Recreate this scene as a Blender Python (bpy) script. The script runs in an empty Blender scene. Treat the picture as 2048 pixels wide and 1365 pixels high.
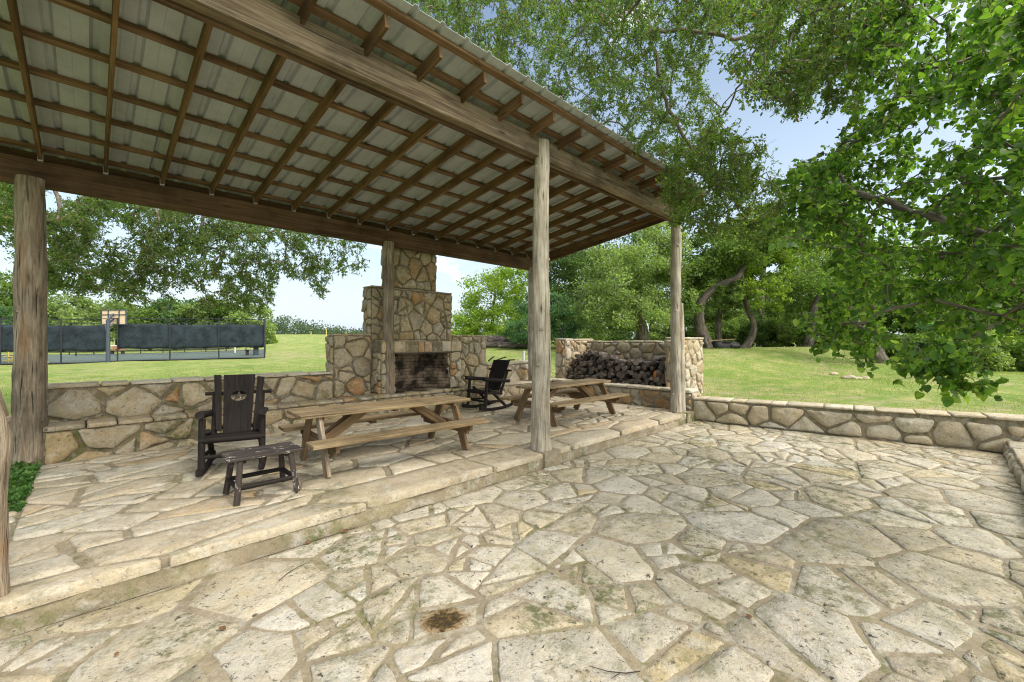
import bpy, bmesh, math, random
import numpy as np
from mathutils import Vector, Matrix, noise as mnoise

random.seed(7)
SC = bpy.context.scene
COL = SC.collection
EYE = Vector((0.0, 0.0, 1.75))
TH = math.radians(45.43)
FWD = Vector((math.cos(TH), math.sin(TH), 0))
RGT = Vector((math.sin(TH), -math.cos(TH), 0))
FOC = 857.0

def P(u, v, D):
    """a point of the place: its bearing and its distance ahead of the tripod"""
    return EYE + FWD * D + RGT * (D * (u - 1024) / FOC) + Vector((0, 0, D * (682 - v) / FOC))

# ------------------------------------------------------------------ mesh helpers
class MB:
    def __init__(s):
        s.v = []; s.f = []; s.uv = []; s.mi = []; s.sm = []
    def add(s, verts, faces, uvs=None, mat=0, smooth=False):
        b = len(s.v)
        s.v.extend([tuple(p) for p in verts])
        for k, f in enumerate(faces):
            s.f.append([i + b for i in f])
            s.uv.append(uvs[k] if uvs else [(s_x[0], s_x[1]) for s_x in [verts[i] for i in f]])
            s.mi.append(mat); s.sm.append(smooth)
    def beam(s, p0, p1, w, h, up=(0, 0, 1), mat=0, taper=1.0):
        p0 = Vector(p0); p1 = Vector(p1); d = p1 - p0; L = d.length; d = d / L
        up = Vector(up); sd = d.cross(up)
        if sd.length < 1e-4: sd = d.cross(Vector((1, 0, 0)))
        sd.normalize(); uu = sd.cross(d).normalized()
        vs = []
        for p, t in ((p0, 1.0), (p1, taper)):
            for a, b in ((-1, -1), (1, -1), (1, 1), (-1, 1)):
                vs.append(p + sd * (a * w * t / 2) + uu * (b * h * t / 2))
        o = random.random() * 40; q = random.random() * 40
        fs = []; us = []
        dims = [w, h, w, h]
        for k in range(4):
            a, b = k, (k + 1) % 4
            fs.append([a, b, b + 4, a + 4][::-1])
            us.append([(o + L, q + k), (o + L, q + k + dims[k]), (o, q + k + dims[k]), (o, q + k)])
            us[-1] = [(o + L, q + k), (o + L, q + k + dims[k]), (o, q + k + dims[k]), (o, q + k)]
        fs.append([0, 1, 2, 3]); us.append([(o + .02, q), (o + .02, q + w), (o + .02 + .01, q + w), (o + .03, q)])
        fs.append([7, 6, 5, 4]); us.append([(o + .02, q), (o + .02, q + w), (o + .03, q + w), (o + .03, q)])
        s.add(vs, fs, us, mat)
    def box(s, lo, hi, mat=0):
        x0, y0, z0 = lo; x1, y1, z1 = hi
        vs = [(x0, y0, z0), (x1, y0, z0), (x1, y1, z0), (x0, y1, z0), (x0, y0, z1), (x1, y0, z1), (x1, y1, z1), (x0, y1, z1)]
        s.add(vs, [[3, 2, 1, 0], [4, 5, 6, 7], [0, 1, 5, 4], [1, 2, 6, 5], [2, 3, 7, 6], [3, 0, 4, 7]], None, mat)
    def prism(s, pts, z0, z1, mat=0):
        n = len(pts)
        vs = [(p[0], p[1], z0) for p in pts] + [(p[0], p[1], z1) for p in pts]
        fs = [list(range(n))[::-1], list(range(n, 2 * n))] + [[k, (k + 1) % n, (k + 1) % n + n, k + n] for k in range(n)]
        s.add(vs, fs, None, mat)
    def tube(s, pts, rad, n=8, mat=0, cap=True, lump=0.0, lf=3.0, seed=0, smooth=True, endmat=None, flat=None):
        pts = [Vector(p) for p in pts]
        m = len(pts)
        if not hasattr(rad, '__len__'): rad = [rad] * m
        t0 = (pts[1] - pts[0]).normalized()
        a = t0.orthogonal().normalized() if abs(t0.z) < .9 else (Vector((1, 0, 0)) - t0 * t0.x).normalized()
        vs = []; L = [0.0]; o = random.random() * 40
        for i in range(m):
            if i == 0: t = t0
            elif i == m - 1: t = (pts[i] - pts[i - 1]).normalized()
            else: t = (pts[i + 1] - pts[i - 1]).normalized()
            a = (a - t * a.dot(t)).normalized(); b = t.cross(a)
            if i: L.append(L[-1] + (pts[i] - pts[i - 1]).length)
            for k in range(n):
                an = 2 * math.pi * k / n
                dr = a * math.cos(an) + b * math.sin(an)
                r = rad[i]
                if lump:
                    q = Vector((math.cos(an) * 1.3, math.sin(an) * 1.3, L[i] * lf + seed * 7.3))
                    r *= 1 + lump * (mnoise.noise(q) + .5 * mnoise.noise(q * 2.7) + .35 * mnoise.noise(Vector((math.cos(an) * 4, math.sin(an) * 4, L[i] * .7 + seed))))
                if flat: dr = Vector((dr.x * flat[0], dr.y * flat[1], dr.z * flat[2]))
                vs.append(pts[i] + dr * r)
        fs = []; us = []
        for i in range(m - 1):
            for k in range(n):
                k2 = (k + 1) % n
                fs.append([i * n + k, i * n + k2, (i + 1) * n + k2, (i + 1) * n + k])
                c = 2 * math.pi * max(rad[0], .01) / n
                us.append([(o + L[i], o + k * c), (o + L[i], o + (k + 1) * c), (o + L[i + 1], o + (k + 1) * c), (o + L[i + 1], o + k * c)])
        s.add(vs, fs, us, mat, smooth)
        if cap:
            s.add(vs[:n], [list(range(n))[::-1]], [[(o, o + vs_k * .02) for vs_k in range(n)]], mat if endmat is None else endmat)
            s.add(vs[-n:], [list(range(n))], [[(o, o + vs_k * .02) for vs_k in range(n)]], mat if endmat is None else endmat)
    def build(s, name, mats, parent=None, bevel=0.0, label=None):
        me = bpy.data.meshes.new(name)
        me.from_pydata(s.v, [], s.f)
        ul = me.uv_layers.new(name='UVMap')
        flat = [c for f in s.uv for p in f for c in p]
        ul.data.foreach_set('uv', flat)
        me.polygons.foreach_set('material_index', s.mi)
        me.polygons.foreach_set('use_smooth', s.sm)
        if not isinstance(mats, (list, tuple)): mats = [mats]
        for m in mats: me.materials.append(m)
        me.update()
        o = bpy.data.objects.new(name, me)
        COL.objects.link(o)
        if parent: o.parent = parent
        if bevel:
            b = o.modifiers.new('bevel', 'BEVEL'); b.width = bevel; b.segments = 1; b.limit_method = 'ANGLE'; b.angle_limit = math.radians(50)
        if label: o['label'] = label
        return o

def tag(o, label, cat=None, group=None, kind=None):
    o['label'] = label
    if cat: o['category'] = cat
    if group: o['group'] = group
    if kind: o['kind'] = kind
    return o

def empty(name, loc, label, cat, rz=0.0, group=None):
    o = bpy.data.objects.new(name, None); COL.objects.link(o)
    o.location = loc; o.rotation_euler = (0, 0, rz); o.empty_display_size = .1
    return tag(o, label, cat, group)

def structure(o):
    o['kind'] = 'structure'; return o

def copy_tree(o, parent=None):
    c = o.copy(); COL.objects.link(c)
    if parent: c.parent = parent
    for ch in list(o.children): copy_tree(ch, c)
    return c

def mesh_np(name, V, polys, mats, parent=None, smooth=True, mi=None):
    """V (N,3) float, polys (M,k) int"""
    me = bpy.data.meshes.new(name)
    V = np.ascontiguousarray(V, dtype=np.float32); polys = np.ascontiguousarray(polys, dtype=np.int32)
    M, k = polys.shape
    me.vertices.add(len(V)); me.vertices.foreach_set('co', V.ravel())
    me.loops.add(M * k); me.loops.foreach_set('vertex_index', polys.ravel())
    me.polygons.add(M)
    me.polygons.foreach_set('loop_start', np.arange(0, M * k, k, dtype=np.int32))
    if smooth: me.polygons.foreach_set('use_smooth', np.ones(M, dtype=bool))
    if mi is not None: me.polygons.foreach_set('material_index', np.asarray(mi, dtype=np.int32))
    if not isinstance(mats, (list, tuple)): mats = [mats]
    for m in mats: me.materials.append(m)
    me.update(calc_edges=True); me.validate()
    o = bpy.data.objects.new(name, me); COL.objects.link(o)
    if parent: o.parent = parent
    return o

# ------------------------------------------------------------------ node helpers
class G:
    def __init__(s, name):
        s.m = bpy.data.materials.new(name); s.m.use_nodes = True
        s.nt = s.m.node_tree; s.nt.nodes.clear()
        s.out = s.nt.nodes.new('ShaderNodeOutputMaterial')
    def n(s, t, props=None, ins=None):
        nd = s.nt.nodes.new('ShaderNode' + t)
        for k, v in (props or {}).items(): setattr(nd, k, v)
        for k, v in (ins or {}).items(): s.set(nd.inputs[k], v)
        return nd
    def set(s, sock, v):
        if isinstance(v, bpy.types.NodeSocket): s.nt.links.new(v, sock)
        elif isinstance(v, (tuple, list)) and len(v) == 3 and sock.type == 'RGBA': sock.default_value = (*v, 1)
        else: sock.default_value = v
    def obj(s): return s.n('TexCoord').outputs['Object']
    def uv(s): return s.n('TexCoord').outputs['UV']
    def island(s): return s.n('NewGeometry').outputs['Random Per Island']
    def orand(s): return s.n('ObjectInfo').outputs['Random']
    def mapping(s, vec, scale=(1, 1, 1), loc=(0, 0, 0)):
        return s.n('Mapping', None, {'Vector': vec, 'Scale': scale, 'Location': loc}).outputs[0]
    def noise(s, vec, scale, detail=4, rough=.55, dist=0.0):
        return s.n('TexNoise', None, {'Vector': vec, 'Scale': scale, 'Detail': detail, 'Roughness': rough, 'Distortion': dist}).outputs['Fac']
    def voro(s, vec, scale, feature='F1', out='Distance', rand=1.0):
        nd = s.n('TexVoronoi', {'feature': feature}, {'Vector': vec, 'Scale': scale, 'Randomness': rand})
        return nd.outputs[out]
    def ramp(s, fac, stops, interp='LINEAR'):
        nd = s.n('ValToRGB', None, {'Fac': fac}); cr = nd.color_ramp; cr.interpolation = interp
        while len(cr.elements) < len(stops): cr.elements.new(.5)
        for e, (p, c) in zip(cr.elements, stops):
            e.position = p
            e.color = (*c, 1) if isinstance(c, (tuple, list)) else (c, c, c, 1)
        return nd.outputs['Color']
    def mix(s, fac, a, b, mode='MIX'):
        nd = s.n('Mix', {'data_type': 'RGBA', 'blend_type': mode})
        s.set(nd.inputs['Factor'], fac); s.set(nd.inputs['A'] if False else nd.inputs[6], a); s.set(nd.inputs[7], b)
        return nd.outputs[2]
    def math(s, op, a, b=0.0, clamp=False):
        nd = s.n('Math', {'operation': op, 'use_clamp': clamp}); s.set(nd.inputs[0], a); s.set(nd.inputs[1], b)
        return nd.outputs[0]
    def vadd(s, a, b):
        nd = s.n('VectorMath', {'operation': 'ADD'}); s.set(nd.inputs[0], a); s.set(nd.inputs[1], b); return nd.outputs[0]
    def step(s, fac, lo, hi):
        nd = s.n('MapRange', None, {'Value': fac, 'From Min': lo, 'From Max': hi, 'To Min': 0.0, 'To Max': 1.0})
        nd.clamp = True
        return nd.outputs[0]
    def bump(s, h, strength=.4, dist=.01, normal=None):
        nd = s.n('Bump', None, {'Height': h, 'Strength': strength, 'Distance': dist})
        if normal: s.set(nd.inputs['Normal'], normal)
        return nd.outputs[0]
    def principled(s, col, rough=.8, normal=None, spec=.3, metal=0.0):
        ins = {'Base Color': col, 'Roughness': rough, 'Specular IOR Level': spec, 'Metallic': metal}
        if normal: ins['Normal'] = normal
        return s.n('BsdfPrincipled', None, ins)
    def finish(s, shader):
        s.nt.links.new(shader if isinstance(shader, bpy.types.NodeSocket) else shader.outputs[0], s.out.inputs['Surface']); return s.m

def stone_mat(name, stops, lichen=.5, moss=.4, val=1.0, tint=(.5, .36, .16), sc=1.0, stain=None, bump=.5, mosscol=(.085, .10, .022), grime=.5):
    g = G(name); rnd = g.island()
    off = g.n('CombineXYZ', None, {0: g.math('MULTIPLY', rnd, 71.0), 1: g.math('MULTIPLY', rnd, 37.0), 2: g.math('MULTIPLY', rnd, 53.0)}).outputs[0]
    vec = g.vadd(g.obj(), off); w = g.obj()
    base = g.ramp(rnd, stops)
    big = g.noise(vec, 2.2 * sc, 6, .68, .5)
    mid = g.noise(vec, 9 * sc, 8, .74, .6)
    fine = g.noise(vec, 48 * sc, 6, .78)
    col = g.mix(1.0, base, g.ramp(big, [(.25, .66 * val), (.5, 1.0 * val), (.78, 1.2 * val)]), 'MULTIPLY')
    col = g.mix(g.math('MULTIPLY', g.step(mid, .5, .7), .6), col, tint)
    col = g.mix(g.math('MULTIPLY', g.step(g.noise(vec, 5.5 * sc, 7, .75, .5), .5, .68), .6), col, (.56 * val, .55 * val, .49 * val))
    col = g.mix(1.0, col, g.ramp(fine, [(.28, .70), (.5, 1.0), (.75, 1.12)]), 'MULTIPLY')
    # grey-brown weathering in blotches, black lichen specks, pits, moss
    wb = g.math('MULTIPLY', g.step(g.noise(w, 1.3 * sc, 5, .65), .42, .60), g.step(g.noise(vec, 7.5 * sc, 9, .75, .8), .50, .62))
    col = g.mix(g.math('MULTIPLY', wb, grime), col, (.20, .165, .105))
    lm = g.math('MULTIPLY', g.step(g.noise(w, 1.6 * sc, 4, .6), .36, .54), g.step(g.noise(w, 17 * sc, 8, .72, .5), .57, .63))
    col = g.mix(g.math('MULTIPLY', lm, lichen), col, (.06, .056, .045))
    pit = g.step(g.noise(vec, 34 * sc, 4, .65), .64, .70)
    col = g.mix(g.math('MULTIPLY', pit, .7), col, (.075, .062, .042))
    mm = g.math('MULTIPLY', g.step(g.noise(w, .9 * sc, 4, .6), .45, .60), g.step(g.noise(w, 7 * sc, 8, .78), .47, .58))
    col = g.mix(g.math('MULTIPLY', mm, moss), col, mosscol)
    ol = g.math('MULTIPLY', g.step(g.noise(w, .75 * sc, 5, .65), .46, .64), g.step(g.noise(vec, 4.5 * sc, 7, .75), .40, .62))
    col = g.mix(g.math('MULTIPLY', ol, .42 * moss + .12), col, (.33, .29, .15))
    if stain:
        nd = g.n('VectorMath', {'operation': 'DISTANCE'}); g.set(nd.inputs[0], w); nd.inputs[1].default_value = stain[:3]
        d = g.math('ADD', nd.outputs['Value'], g.math('MULTIPLY', g.math('SUBTRACT', g.noise(w, 11, 7, .78, .8), .5), .36))
        col = g.mix(g.math('MULTIPLY', g.math('SUBTRACT', 1.0, g.step(d, stain[3] * .62, stain[3] * 1.1)), .8), col, (.20, .115, .03))
        col = g.mix(g.math('MULTIPLY', g.math('SUBTRACT', 1.0, g.step(d, stain[3] * .45, stain[3] * .62)), .9), col, g.ramp(g.noise(w, 30, 5, .7), [(.38, (.016, .012, .007)), (.52, (.05, .034, .012)), (.66, (.15, .095, .03))]))
    h = g.math('ADD', g.math('MULTIPLY', mid, 1.0), g.math('MULTIPLY', fine, .45))
    h = g.math('SUBTRACT', h, g.math('MULTIPLY', pit, .45))
    nrm = g.bump(h, bump, .03)
    return g.finish(g.principled(col, .9, nrm, .2))

def wood_mat(name, stops, rough=.8, flakes=0.0, stretch=(1.3, 30), bump=.35, cracks=.5, knots=.5, blot=.35, spec=.25, flakecol=(.55, .5, .44), tint=None):
    g = G(name); r = g.orand()
    off = g.n('CombineXYZ', None, {0: g.math('MULTIPLY', r, 91.0), 1: g.math('MULTIPLY', r, 57.0), 2: 0.0}).outputs[0]
    uv = g.vadd(g.uv(), off)
    gv = g.mapping(uv, (stretch[0], stretch[1], 1))
    grain = g.noise(gv, 1.0, 6, .62, 1.1)
    fine = g.noise(g.mapping(uv, (stretch[0] * 5, stretch[1] * 8, 1)), 1.0, 3, .6)
    blotch = g.noise(g.vadd(g.obj(), off), 1.6, 5, .6)
    col = g.ramp(grain, stops)
    col = g.mix(1.0, col, g.ramp(blotch, [(.3, 1 - blot), (.5, 1.0), (.72, 1 + blot * .6)]), 'MULTIPLY')
    if tint:
        col = g.mix(g.math('MULTIPLY', g.step(g.noise(g.mapping(uv, (.9, 5, 1)), 1.0, 4, .6), .55, .68), .8), col, tint)
    crk = g.step(g.noise(g.mapping(uv, (stretch[0] * .8, stretch[1] * 1.6, 1), (9, 3, 0)), 1.0, 4, .5, .6), .63, .70)
    col = g.mix(g.math('MULTIPLY', crk, cracks), col, (.035, .026, .018))
    kn = g.math('SUBTRACT', 1.0, g.step(g.voro(g.mapping(uv, (1.6, 7, 1)), 1.0), .05, .16))
    col = g.mix(g.math('MULTIPLY', kn, knots), col, (.05, .032, .018))
    col = g.mix(1.0, col, g.ramp(fine, [(.3, .84), (.6, 1.06)]), 'MULTIPLY')
    if flakes:
        fm = g.math('MULTIPLY', g.step(g.noise(g.obj(), 5.5, 4, .7), .62 - flakes * .12, .64 - flakes * .1), g.step(g.noise(g.mapping(uv, (14, 40, 1)), 1.0, 4, .7), .5, .56))
        col = g.mix(fm, col, flakecol)
    h = g.math('ADD', grain, g.math('MULTIPLY', fine, .5))
    h = g.math('SUBTRACT', h, g.math('MULTIPLY', crk, .6))
    return g.finish(g.principled(col, rough, g.bump(h, bump, .012), spec))

def leaf_mat(name, stops, trans=.4, rough=.5, tcol=1.5, spec=.35, noise=.35):
    g = G(name); rnd = g.island()
    col = g.ramp(rnd, stops)
    big = g.noise(g.obj(), .9, 3, .6)
    col = g.mix(1.0, col, g.ramp(big, [(.3, 1 - noise), (.5, 1.0), (.7, 1 + noise)]), 'MULTIPLY')
    pr = g.principled(col, rough, None, spec)
    tr = g.n('BsdfTranslucent', None, {'Color': g.mix(1.0, col, (1.25 * tcol, 1.35 * tcol, .55 * tcol), 'MULTIPLY')})
    mx = g.n('MixShader', None, {0: trans, 1: pr.outputs[0], 2: tr.outputs[0]})
    return g.finish(mx)

def flat_mat(name, col, rough=.6, spec=.3, metal=0.0, nscale=20.0, amt=.25, bump=.1):
    g = G(name); nz = g.noise(g.obj(), nscale, 5, .65)
    c = g.mix(1.0, col, g.ramp(nz, [(.3, 1 - amt), (.6, 1 + amt * .6)]), 'MULTIPLY')
    return g.finish(g.principled(c, rough, g.bump(nz, bump, .01), spec, metal))

M = {}
M['flag'] = stone_mat('flagstone', [(0, (0.497, 0.442, 0.329)), (.12, (0.576, 0.528, 0.428)), (.26, (0.437, 0.384, 0.287)), (.38, (0.606, 0.566, 0.483)), (.5, (0.497, 0.423, 0.287)), (.62, (0.547, 0.518, 0.446)), (.74, (0.527, 0.427, 0.251)), (.84, (0.596, 0.548, 0.446)), (.92, (0.418, 0.369, 0.273)), (1, (0.517, 0.451, 0.337))],
                      lichen=1.0, moss=.8, tint=(.50, .395, .21), stain=(1.59, 2.21, 0.0, .17), grime=.65, bump=.9)
M['flag2'] = stone_mat('terrace_flagstone', [(0, (.47, .405, .29)), (.2, (.54, .48, .36)), (.4, (.40, .335, .235)), (.6, (.50, .435, .32)), (.74, (.47, .345, .20)), (.86, (.56, .51, .41)), (1, (.44, .375, .27))],
                       lichen=.45, moss=.45, tint=(.48, .355, .20), grime=.45, bump=.6)
M['rubble'] = stone_mat('rubble_stone', [(0, (.42, .33, .20)), (.16, (.49, .41, .275)), (.3, (.34, .285, .20)), (.44, (.53, .45, .305)), (.58, (.45, .335, .18)), (.70, (.40, .355, .275)), (.84, (.50, .42, .285)), (.95, (.46, .29, .14)), (1, (.48, .27, .12))],
                        lichen=.75, moss=.75, tint=(.38, .24, .105), bump=.9, grime=.65)
M['pale'] = stone_mat('pale_limestone', [(0, (.52, .45, .325)), (.3, (.60, .54, .42)), (.55, (.45, .38, .26)), (.8, (.56, .47, .32)), (1, (.63, .58, .47))], lichen=.5, moss=.2, tint=(.46, .35, .19), bump=.8, grime=.45)
M['shed'] = stone_mat('shed_stone', [(0, (.46, .40, .30)), (.25, (.53, .47, .37)), (.45, (.41, .32, .19)), (.62, (.49, .43, .33)), (.78, (.47, .34, .18)), (.94, (.45, .25, .11)), (1, (.55, .50, .41))], lichen=.45, moss=.15, bump=.8, grime=.5)
M['mortar'] = stone_mat('mortar', [(0, (.265, .22, .15)), (1, (.30, .25, .175))], lichen=.3, moss=.8, tint=(.24, .19, .12), sc=1.3, grime=.4)
M['joint'] = stone_mat('mossy_wall_mortar', [(0, (.15, .12, .075)), (1, (.19, .155, .10))], lichen=.4, moss=.85, tint=(.12, .09, .045), sc=1.4)
M['lightjoint'] = stone_mat('pale_wall_mortar', [(0, (.30, .25, .18)), (1, (.33, .28, .21))], lichen=.2, moss=.15, tint=(.22, .17, .11), sc=1.4)
M['concrete'] = stone_mat('concrete_riser', [(0, (.25, .21, .14)), (1, (.29, .245, .17))], lichen=.5, moss=1.0, tint=(.26, .21, .12), sc=1.0, grime=.5)
M['beam'] = wood_mat('weathered_beam', [(.25, (.055, .038, .024)), (.43, (.145, .108, .070)), (.58, (.235, .185, .125)), (.75, (.36, .30, .22))], stretch=(.9, 20), knots=.9, cracks=.9, bump=.7, blot=.5)
M['beam2'] = wood_mat('brown_beam', [(.25, (.040, .023, .012)), (.5, (.105, .062, .033)), (.75, (.18, .112, .063))], stretch=(.55, 18), knots=.9, cracks=.7, blot=.5)
M['rafter'] = wood_mat('rafter_wood', [(.25, (.055, .030, .013)), (.5, (.145, .084, .038)), (.75, (.245, .155, .076))], stretch=(.6, 22), knots=.9, cracks=.7, blot=.5)
M['purlin'] = wood_mat('purlin_wood', [(.25, (.085, .047, .024)), (.5, (.185, .112, .06)), (.75, (.30, .20, .12))], stretch=(.7, 24), knots=.9, blot=.5)
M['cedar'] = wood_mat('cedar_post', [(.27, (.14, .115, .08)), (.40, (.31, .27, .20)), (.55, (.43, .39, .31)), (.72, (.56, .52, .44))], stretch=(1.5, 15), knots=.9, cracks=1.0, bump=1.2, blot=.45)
M['cedar_dark'] = wood_mat('cedar_post_dark_bark', [(.28, (.08, .06, .04)), (.42, (.20, .157, .108)), (.56, (.31, .255, .185)), (.72, (.43, .375, .29))], stretch=(2.0, 16), knots=.3, cracks=1.0, bump=1.5, blot=.4, tint=(.25, .135, .06))  # browner, rougher cedar bark, darker in its own colour
M['table'] = wood_mat('table_wood', [(.26, (.095, .062, .030)), (.44, (.21, .15, .078)), (.58, (.30, .225, .125)), (.75, (.41, .325, .20))], stretch=(.8, 28), knots=.5, cracks=.7, bump=.6, blot=.45)
M['table_leg'] = wood_mat('table_leg_wood', [(.26, (.075, .046, .022)), (.48, (.175, .113, .058)), (.72, (.29, .205, .12))], stretch=(.8, 26), knots=.6, cracks=.6, blot=.45)
M['dark'] = wood_mat('dark_painted_wood', [(.25, (.008, .006, .005)), (.5, (.017, .0135, .0115)), (.75, (.034, .028, .024))], rough=.75, flakes=.0, stretch=(2, 30), knots=.2, cracks=.3, spec=.18)
M['peel'] = wood_mat('peeling_dark_paint', [(.25, (.020, .014, .012)), (.5, (.045, .034, .029)), (.75, (.10, .082, .07))], rough=.65, flakes=.38, stretch=(2, 30), knots=.2, cracks=.5, spec=.3)
M['log'] = wood_mat('firewood_bark', [(.25, (.015, .011, .009)), (.45, (.05, .039, .031)), (.62, (.15, .13, .11)), (.8, (.36, .33, .29))], stretch=(4, 16), knots=.1, cracks=.7, bump=1.0, blot=.6)
M['logend'] = wood_mat('firewood_end', [(.2, (.05, .036, .027)), (.5, (.125, .10, .08)), (.8, (.28, .235, .19))], stretch=(20, 20), knots=.0)
M['logcut'] = flat_mat('orange_cut_wood', (.42, .15, .04), .8, .2, 0, 14, .5)
M['bark'] = wood_mat('tree_bark', [(.3, (.030, .024, .018)), (.48, (.10, .083, .064)), (.66, (.20, .172, .138))], stretch=(2.0, 9), knots=.2, cracks=1.0, bump=2.0, blot=.55)
M['twig'] = wood_mat('twig_bark', [(.25, (.06, .048, .034)), (.5, (.15, .125, .092)), (.75, (.28, .24, .19))], stretch=(6, 14), knots=.0, cracks=.2)
M['roof'] = flat_mat('pale_roof_sheet', (.395, .42, .44), .5, .3, .0, 2.5, .16, .02)
M['galv'] = flat_mat('galvanised_metal', (.38, .38, .36), .45, .5, .6)
M['black'] = flat_mat('black_plastic', (.012, .012, .013), .5, .4)
M['screen'] = flat_mat('dark_windscreen_fabric', (.022, .032, .040), .8, .2, 0, 1.6, .65, .8)
M['fence'] = flat_mat('black_fence_steel', (.022, .025, .03), .5, .4)
M['polepaint'] = flat_mat('slate_pole_paint', (.055, .068, .095), .5, .4)
M['board'] = flat_mat('tan_backboard', (.72, .55, .37), .6, .3)
M['white'] = flat_mat('white_paint', (.75, .74, .70), .6, .3)
M['yellow'] = flat_mat('yellow_paint', (.62, .48, .14), .6, .3)
M['orange'] = flat_mat('orange_paint', (.42, .20, .12), .6, .3)
M['court'] = flat_mat('court_surface_paint', (.105, .135, .12), .95, .05, 0, .8, .15)
M['steel'] = flat_mat('lintel_steel', (.06, .05, .045), .6, .4, .4)
M['deadleaf'] = flat_mat('dead_leaf', (.16, .08, .035), .8, .2, 0, 30, .4)
g = G('soot_brick')
w = g.obj()
bn = g.n('TexBrick', None, {'Vector': g.mapping(g.uv(), (1, 1, 1)), 'Color1': (.33, .25, .17), 'Color2': (.24, .185, .13), 'Mortar': (.09, .075, .055), 'Scale': 1.0, 'Mortar Size': .006, 'Brick Width': .22, 'Row Height': .075})
nz = g.noise(w, 3.2, 5, .6)
c = g.mix(g.math('MULTIPLY', g.step(nz, .36, .60), .95), bn.outputs['Color'], (.012, .010, .009))
M['soot'] = g.finish(g.principled(c, .9, g.bump(bn.outputs['Fac'], -.4, .006), .15))

M['oakleaf'] = leaf_mat('oak_leaf', [(0, (.055, .10, .022)), (.35, (.085, .150, .030)), (.7, (.12, .195, .042)), (.93, (.13, .19, .05)), (1, (.22, .12, .04))], trans=.45, tcol=1.5)
M['redbud'] = leaf_mat('broad_leaf', [(0, (.042, .095, .018)), (.4, (.085, .175, .030)), (.75, (.14, .245, .042)), (1, (.24, .34, .065))], trans=.56, rough=.34, tcol=1.35, spec=.45)
def bgleaf(nm, k, tr=.5):
    a, b, c = k
    return leaf_mat(nm, [(0, (a * .62, b * .62, c * .62)), (.5, (a, b, c)), (1, (a * 1.5, b * 1.4, c * 1.4))], trans=tr, rough=.6, tcol=1.35, spec=.2, noise=.4)
M['leaf_mid'] = bgleaf('mid_green_foliage', (.125, .195, .055))
M['leaf_light'] = bgleaf('pale_green_foliage', (.19, .26, .10))
M['leaf_yellow'] = bgleaf('yellow_green_foliage', (.20, .29, .05))
M['leaf_dark'] = bgleaf('dark_green_foliage', (.075, .125, .042))
M['leaf_blue'] = bgleaf('blue_green_foliage', (.095, .18, .09))
M['leaf_far'] = bgleaf('far_foliage', (.085, .125, .085))
# ------------------------------------------------------------------ laid stone
def pack(w, h, rmin, rmax, tries, rng, k=.93):
    pts = np.zeros((tries, 2)); rs = np.zeros(tries); n = 0
    for i in range(tries):
        t = i / tries
        r = rmax * (rmin / rmax) ** (t ** .8)
        p = np.array((rng.uniform(-.3 * r, w + .3 * r), rng.uniform(-.3 * r, h + .3 * r)))
        if n:
            d = np.hypot(pts[:n, 0] - p[0], pts[:n, 1] - p[1])
            if np.any(d < (rs[:n] + r) * k): continue
        pts[n] = p; rs[n] = r; n += 1
    return pts[:n], rs[:n]

def clip(poly, a, b, c):
    out = []
    m = len(poly)
    for i in range(m):
        p = poly[i]; q = poly[(i + 1) % m]
        dp = a * p[0] + b * p[1] - c; dq = a * q[0] + b * q[1] - c
        if dp <= 0: out.append(p)
        if (dp < 0) != (dq < 0) and abs(dp - dq) > 1e-12:
            t = dp / (dp - dq); out.append((p[0] + (q[0] - p[0]) * t, p[1] + (q[1] - p[1]) * t))
    return out

def area(poly):
    return sum(poly[k][0] * poly[(k + 1) % len(poly)][1] - poly[(k + 1) % len(poly)][0] * poly[k][1] for k in range(len(poly))) / 2

def split(poly, rng, a0, prob):
    """snap a slab in two along a chord, as laid flags break"""
    A = area(poly)
    if A < a0 * 2.2 or rng.random() > prob: return [poly]
    cx = sum(p[0] for p in poly) / len(poly); cy = sum(p[1] for p in poly) / len(poly)
    sxx = sum((p[0] - cx) ** 2 for p in poly); syy = sum((p[1] - cy) ** 2 for p in poly); sxy = sum((p[0] - cx) * (p[1] - cy) for p in poly)
    th = .5 * math.atan2(2 * sxy, sxx - syy) + rng.gauss(0, .5)
    ca, sa = math.cos(th), math.sin(th); R = math.sqrt(A)
    c = ca * cx + sa * cy + rng.uniform(-.22, .22) * R
    l = clip(poly, ca, sa, c); r = clip(poly, -ca, -sa, -c)
    if len(l) < 3 or len(r) < 3: return [poly]
    return split(l, rng, a0, prob * .75) + split(r, rng, a0, prob * .75)

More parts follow.
